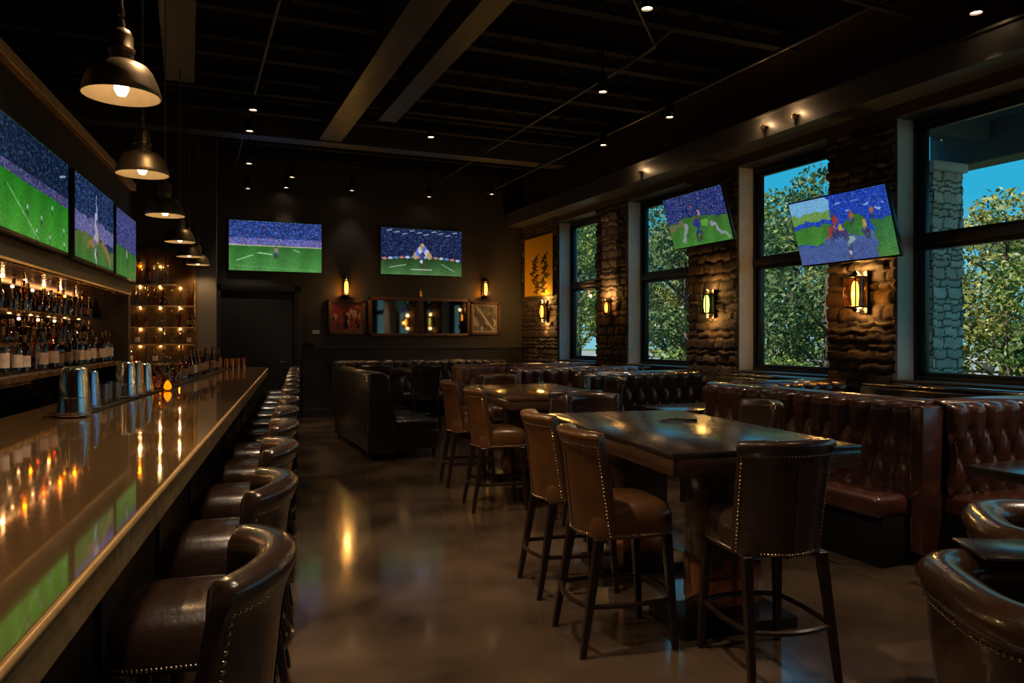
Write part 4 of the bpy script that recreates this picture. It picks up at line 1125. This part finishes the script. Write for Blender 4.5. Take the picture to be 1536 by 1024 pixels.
sw = make_sconce(M['amber_glass'], .46, .23); sw.location = (PX - .01, 5.94, 2.02); sw.rotation_euler = (0, 0, -PI / 2)
sw['label'] = 'wide amber wall lamp on the stone pillar under the large tilted television'; sw['group'] = 'amber wall lamps'
lamp_glow(PX - .1, 5.94, 1.82, 4); lamp_glow(PX - .1, 5.94, 2.24, 5); lamp_glow(PX - .22, 5.94, 2.0, 5)
again(sa, 'amber wall lamp on the corner pillar below the yellow panel', (PX - .01, 13.75, 2.06), -PI / 2, 'amber wall lamps')
lamp_glow(PX - .1, 13.75, 2.30, 8); lamp_glow(PX - .1, 13.75, 1.82, 4)
again(sa, 'small amber wall lamp on the pale patched pillar', (PX - .01, 11.25, 2.05), -PI / 2, 'amber wall lamps').scale = (.7, .7, .7)
lamp_glow(PX - .14, 11.25, 2.25, 1.6)
sg = make_sconce(M['green_glass'], .40, .16)
sg.location = (PX - .01, 8.48, 2.0); sg.rotation_euler = (0, 0, -PI / 2); sg['label'] = 'green glass wall lamp on the stone pillar between the middle windows'
lamp_glow(PX - .1, 8.48, 1.80, 3); lamp_glow(PX - .1, 8.48, 2.2, 3)

def picture_img(kind, W=64, H=64, seed=1):
    rg = np.random.default_rng(seed); y, x = np.mgrid[0:H, 0:W]; u = x / (W - 1); v = y / (H - 1)
    img = np.zeros((H, W, 3)); n = rg.random((H, W, 1))
    if kind == 'red':
        img[:] = np.array((.60, .24, .26)) * (.7 + .5 * n)
        for k_ in range(34):
            cx, cy, r_ = rg.random(), .2 + .75 * rg.random(), .03 + .07 * rg.random()
            m = ((u - cx) / r_) ** 2 + ((v - cy) / (r_ * 1.7)) ** 2 < 1; img[m] = ((.75, .6, .58), (.08, .05, .06), (.55, .16, .2), (.3, .22, .22))[k_ % 4]
    elif kind == 'grey':
        img[:] = np.array((.32, .30, .29)) * (.6 + .6 * n)
        for k_ in range(26):
            cx, cy, r_ = rg.random(), rg.random(), .04 + .1 * rg.random()
            m = ((u - cx) / r_) ** 2 + ((v - cy) / (r_ * 1.3)) ** 2 < 1; img[m] = ((.7, .68, .65), (.06, .06, .06), (.45, .42, .4))[k_ % 3]
        m = np.abs(u - v * .8 - .1) < .06; img[m] = (.75, .73, .7)
    else:   # yellow panel with brush marks
        img[:] = np.array((.96, .74, .10)) * (.92 + .12 * n)
        for k_ in range(20):
            col_ = .42 + .3 * (k_ % 2) + .05 * rg.standard_normal(); cy = .34 + .62 * (k_ // 2) / 10; a = rg.uniform(-.6, .6)
            dx, dz = (u - col_) * 1.0, (v - cy)
            for (ox, oy, ln, wd, an) in ((0, 0, .11, .013, a), (.01, .01, .05, .02, a + 1.5), (-.05, .02, .045, .013, a + .7)):
                px, pz = dx - ox, dz - oy
                q = px * math.cos(an) + pz * math.sin(an); r_ = -px * math.sin(an) + pz * math.cos(an)
                m = (np.abs(q) < ln) & (np.abs(r_) < wd * (.6 + .8 * rg.random((H, W)))); img[m] = (.12, .08, .04)
        m = v > .985 - .02 * rg.random((H, W)); img[m] = (.3, .2, .08)
    return srgb2lin(img)
def make_picture(label, kind, w, h, x, z, seed):
    t = thing('framed_picture', label, 'picture', (x, FAR - .002, z))
    f = MB(); b = .055
    f.box((-w / 2, -.06, h / 2 - b), (w / 2, 0, h / 2), .006); f.box((-w / 2, -.06, -h / 2), (w / 2, 0, -h / 2 + b), .006)
    for s in (-1, 1): f.box((s * (w / 2 - b / 2) - b / 2, -.06, -h / 2), (s * (w / 2 - b / 2) + b / 2, 0, h / 2), .006)
    f.build('frame', M['picture_wood'], t)
    MB().box((-w / 2 + .02, -.02, -h / 2 + .02), (w / 2 - .02, 0, h / 2 - .02)).build('backing', M['paper'] if kind == 'grey' else M['paper_dark'], t)
    tv_screen('print', w - 2 * b - .07, h - 2 * b - .07, picture_img(kind, seed=seed), t, M['art'], -.022)
make_picture('square framed picture in red tones near the door', 'red', .72, .68, 2.83, 1.93, 2)
make_picture('square framed picture in black and white near the corner', 'grey', .68, .70, 5.74, 1.94, 3)
t = thing('wall_mirror', 'long brown framed mirror with two panes between the pictures', 'mirror', (4.32, FAR - .002, 1.95))
w, h, b = 2.12, .78, .06
f = MB().box((-w / 2, -.07, h / 2 - b), (w / 2, 0, h / 2), .008).box((-w / 2, -.07, -h / 2), (w / 2, 0, -h / 2 + b), .008)
for x in (-w / 2 + b / 2, w / 2 - b / 2): f.box((x - b / 2, -.07, -h / 2), (x + b / 2, 0, h / 2), .008)
f.build('frame', M['picture_wood'], t)
for s in (-1, 1): MB().box((s * .5 - .5, -.03, -h / 2 + .03), (s * .5 + .5, -.01, h / 2 - .03)).build('mirror_pane', M['mirror'], t)
MB().box((-.03, -.075, -h / 2), (-.008, -.02, h / 2 + .02), .004).box((.008, -.075, -h / 2), (.03, -.02, h / 2 + .02), .004).build('centre_mullion', M['picture_wood'], t)
MB().lathe([(0, 0), (.02, 0), (.03, .03), (.018, .06), (.03, .10), (.012, .15), (.014, .18), (0, .2)], c=(0, -.05, h / 2 + .015), seg=14).build('finial', M['brass'], t, 50)
o = MB().box((-.07, -.012, -.04), (.07, 0, .04), .004)
t = thing('wall_switch', 'small white switch plate beside the door', 'switch', (2.24, FAR - .001, 1.64))
o.build('plate', M['white'], t); MB().box((-.045, -.018, -.018), (-.01, -.012, .018)).box((.01, -.018, -.018), (.045, -.012, .018)).build('rocker', M['white'], t)
t = thing('thermostat', 'dark grey control box above the wainscot end by the door', 'control box', (2.12, FAR - .036, 1.40))
MB().box((-.08, -.05, -.045), (.08, 0, .045), .008).build('case', M['black_metal'], t)
# yellow panel on the corner pillar
t = thing('wall_panel', 'yellow panel with dark brush strokes on the corner pillar', 'panel', (PX - .028, 14.05, 2.98), -PI / 2)
MB().box((-.72, .0, -.62), (.62, .02, .62), .003).build('board', M['paper_dark'], t)
o = tv_screen('painted_face', 1.34, 1.24, picture_img('yellow', 96, 96, 8), t, M['art'], -.003); o.location.x = -.05

# ================================================================== OUTSIDE
struct('ground_outside', MB().box((7.05, -30, -.95), (120, 120, -.62)), M['grass'])
struct('road_outside', MB().box((28, -30, -.65), (56, 120, -.60)), M['asphalt'])
struct('path_outside', MB().box((7.05, -10, -.66), (10.4, 40, -.60)), M['asphalt'])
struct('roof_canopy', MB().box((7.05, -6, 4.35), (10.2, 7.5, 4.5)).box((9.55, -6, 3.85), (9.95, 7.5, 4.35)), M['canopy'])
for y in (-2, .9, 3.8, 6.7): struct('roof_canopy_beam', MB().box((7.05, y - .07, 4.12), (9.6, y + .07, 4.35)), M['canopy'])
pal = [(.74, .60, .48), (.62, .5, .39), (.82, .69, .56), (.66, .52, .4), (.76, .62, .47)]
for yc in (7.28,):
    c = bpy.data.objects.new('stone_column', None); COL.objects.link(c); c['kind'] = 'structure'; c.location = (9.25, yc, 0)
    MB().box((-.26, -.26, -.62), (.26, .26, 3.86)).build('column_core', M['plaster'], c)
    for k_ in range(4):
        o = stone_mesh('column_face', .56, 4.4, 40 + k_, c, .02, .035, pal)
        o.rotation_euler = (0, 0, k_ * PI / 2); q = Vector((-.28, -.265, -.6)); q.rotate(Matrix.Rotation(k_ * PI / 2, 3, 'Z')); o.location = q
    MB().box((-.33, -.33, 3.74), (.33, .33, 3.86), .01).build('column_cap', M['plaster'], c)
    # short upper pier nearer the glass
# trees
def leaf_cloud(blobs, n, size, seed):
    rg = np.random.default_rng(seed)
    vs, fs = [], []
    tot = sum(b[3] ** 2 for b in blobs)
    for (cx, cy, cz, r, sq) in blobs:
        k_ = int(n * r * r / tot)
        dirs = rg.normal(size=(k_, 3)); dirs /= np.linalg.norm(dirs, axis=1)[:, None]
        rad = r * (.45 + .6 * rg.random(k_) ** .6)
        P = dirs * rad[:, None] * np.array((1, 1, sq)) + np.array((cx, cy, cz))
        A = rg.normal(size=(k_, 3)); A /= np.linalg.norm(A, axis=1)[:, None]
        B = np.cross(A, rg.normal(size=(k_, 3))); B /= np.linalg.norm(B, axis=1)[:, None]
        S = size * (.6 + .8 * rg.random(k_))[:, None]
        for a_, b_, c_, d_ in zip(P - A * S, P + B * S * .45, P + A * S, P - B * S * .45):
            q = len(vs); vs += [a_, b_, c_, d_]; fs.append((q, q + 1, q + 2, q + 3))
    m = MB(); m.v = [tuple(map(float, v)) for v in vs]; m.f = fs
    return m
def make_tree(label, lm, seed, h=6.3, n=8500, size=.08):  # crown of leaf cards
    rr = random.Random(seed)
    t = thing('tree', label, 'tree')
    tk = MB().tube([(0, 0, -.3), (.05, .03, h * .2), (-.04, .05, h * .42), (.02, 0, h * .8)], .16, 8, r1=.04)
    blobs = []
    for q in range(13):
        a = q * 2.4; z = h * (.33 + .60 * q / 12); rad = 1.5 * math.sin(PI * min(.95, .2 + .75 * q / 12)) + .2
        c = (rad * math.cos(a), rad * math.sin(a), z); blobs.append((*c, rr.uniform(.6, 1.05), .75))
        tk.tube([(0, 0, max(.8, z - .9)), (c[0] * .5, c[1] * .5, z - .35), c], .05, 6, r1=.012)
    tk.build('trunk', M['bark'], t)
    leaf_cloud(blobs, n, size, seed).build('foliage', lm, t, 0)
    return t
def make_bush(label, lm, seed):
    t = thing('bush', label, 'bush')
    MB().tube([(0, 0, -.3), (.03, .02, .5), (0, .05, .9)], .04, 6, r1=.015).tube([(0, 0, .1), (.3, .2, .8)], .025, 6, r1=.01).build('stems', M['bark'], t)
    rr = random.Random(seed)
    leaf_cloud([(rr.uniform(-.7, .7), rr.uniform(-.9, .9), rr.uniform(.35, 1.3), rr.uniform(.4, .65), .85) for _ in range(9)], 6000, .06, seed).build('foliage', lm, t, 0)
    return t
TP = [make_tree('', M['leaf'], 1), make_tree('', M['leaf_yellow'], 2, 5.9), make_tree('', M['leaf_dark'], 3, 6.7)]
TK = ['mid green', 'yellow green', 'dark green']
TR = [(14.2, 7.6, 0, .8), (15.5, 10.4, 1, .85), (13.2, 12.9, 2, .85), (14.8, 15.8, 0, .95), (13.6, 18.8, 2, .9), (15.5, 21.8, 1, 1.0), (13.0, 24.6, 0, 1), (15.0, 28.2, 2, 1.1), (12.4, 31.0, 0, 1.1),
      (19.0, 8.8, 1, .9), (20.2, 12.6, 0, .85), (18.6, 16.6, 1, .9), (20.0, 21.0, 2, .95), (18.5, 26, 1, 1.15), (17.5, 33.0, 2, 1.2), (13.8, 4.2, 1, .8)]
usedt = set()
wh = ['nearest window', 'nearest window', 'third window', 'third window', 'second window', 'second window', 'farthest window', 'farthest window', 'farthest window', 'nearest window', 'nearest window', 'third window', 'second window', 'farthest window', 'farthest window', 'nearest window']
for q, (x, y, i, s) in enumerate(TR):
    lab = '%s leafy tree outside the %s, %s in the %s row' % (TK[i], wh[q], ORD[q if q < 9 else q - 9], 'front' if q < 9 else 'back')
    if i not in usedt: usedt.add(i); o = TP[i]; o.location = (x, y, -.62); o['label'] = lab; o['group'] = 'trees outside'
    else: o = again(TP[i], lab, (x, y, -.62), q * 1.3, 'trees outside')
    o.scale = (s, s, s)
bu = make_bush('', M['leaf'], 9); fb = True
for q, (x, y) in enumerate(((11.6, 11.2), (11.8, 13.5), (12.0, 16.4), (11.5, 19.3), (11.4, 22.6), (11.6, 26.0), (16.5, 13.0), (16.8, 19.0))):
    lab = 'low green bush outside the windows, %s from the near end' % ORD[q]
    if fb: fb = False; o = bu; o.location = (x, y, -.62); o['label'] = lab; o['group'] = 'bushes outside'
    else: o = again(bu, lab, (x, y, -.62), q * 1.1, 'bushes outside')
    s = 1.0 + .25 * (q % 3); o.scale = (s, s, s * .9)
def make_car(label, m):
    t = thing('parked_car', label, 'car')
    prof = [(-2.2, .35), (-2.25, .75), (-1.9, .9), (-1.0, 1.0), (-.5, 1.42), (1.1, 1.45), (1.75, 1.0), (2.15, .92), (2.22, .4)]
    n = len(prof); vs = [(s * (.86 if z < 1.1 else .68), x, z) for s in (-1, 1) for x, z in prof]
    fs = [tuple(range(n)), tuple(range(n, 2 * n))[::-1]] + [(i, n + i, n + (i + 1) % n, (i + 1) % n) for i in range(n)]
    MB().add(vs, fs).build('car_body', m, t, 30)
    g = MB()
    for s in (-1, 1): g.add([(s * .875, -.85, 1.03), (s * .875, 1.45, 1.03), (s * .72, 1.0, 1.4), (s * .72, -.45, 1.38)], [(0, 1, 2, 3)])
    g.build('side_windows', M['car_glass'], t, 0)
    for s in (-1, 1):
        for y in (-1.4, 1.4): MB().lathe([(0, -.1), (.33, -.1), (.34, 0), (.33, .1), (0, .1)], seg=20, M=Matrix.Translation((s * .8, y, .33)) @ Matrix.Rotation(PI / 2, 4, 'Y')).build('wheel', M['tyre'], t)
    return t
ca = make_car('dark car parked across the road, seen through the nearest window', M['car_dark']); ca.location = (44, 25.5, -.60)
cb = make_car('silver car parked across the road beside the dark car', M['car_pale']); cb.location = (44, 31.5, -.60)
cc = again(ca, 'second dark car parked across the road, seen through the third window', (44, 41, -.60), 0)
o = MB()
for q in range(40): o.box((26.4, 4 + q * 1.0 - .03, -.62), (26.46, 4 + q * 1.0 + .03, .35))
for z in (-.2, .27): o.box((26.41, 4, z), (26.45, 44, z + .06))
t = thing('roadside_fence', 'low dark railing along the road behind the trees', 'fence', (0, 0, 0)); o.build('railing', M['black_metal'], t)

# ================================================================== SKY, SUN, CAMERA
w = bpy.data.worlds.new('sky'); scene.world = w; w.use_nodes = True
nt = w.node_tree; N = nt.nodes; L = nt.links
bg = N['Background']
tc = N.new('ShaderNodeTexCoord'); sx = N.new('ShaderNodeSeparateXYZ'); rp = N.new('ShaderNodeValToRGB')
L.new(tc.outputs['Generated'], sx.inputs[0]); L.new(sx.outputs['Z'], rp.inputs['Fac'])
rp.color_ramp.elements[0].position = 0; rp.color_ramp.elements[0].color = (.17, .40, .50, 1)
rp.color_ramp.elements[1].position = 1; rp.color_ramp.elements[1].color = (.03, .20, .42, 1)
e = rp.color_ramp.elements.new(.16); e.color = (.018, .28, .46, 1)
L.new(rp.outputs['Color'], bg.inputs['Color']); bg.inputs['Strength'].default_value = 1.45
sl = bpy.data.lights.new('sun', 'SUN'); sl.energy = 7.6; sl.color = (1, .93, .80); sl.angle = R(.6)
so = bpy.data.objects.new('sun', sl); COL.objects.link(so); so.rotation_euler = Vector((.66, .22, -.72)).to_track_quat('-Z', 'Y').to_euler(); so.location = (-10, -8, 20)

cam = bpy.data.cameras.new('camera'); co = bpy.data.objects.new('camera', cam); COL.objects.link(co)
co.location = (0, 0, 1.55); co.rotation_euler = (PI / 2, 0, -R(23))
cam.sensor_width = 36; cam.lens = 36 * 1138 / 1536; cam.shift_y = -7 / 1536; cam.clip_end = 300; cam.clip_start = .05
scene.camera = co
vs = scene.view_settings
vs.view_transform = 'Standard'; vs.look = 'None'; vs.gamma = 1; vs.exposure = 0.15; vs.use_curve_mapping = False
scene.cycles.max_bounces = 8; scene.cycles.transparent_max_bounces = 24; scene.cycles.sample_clamp_indirect = 4
scene.cycles.use_denoising = True
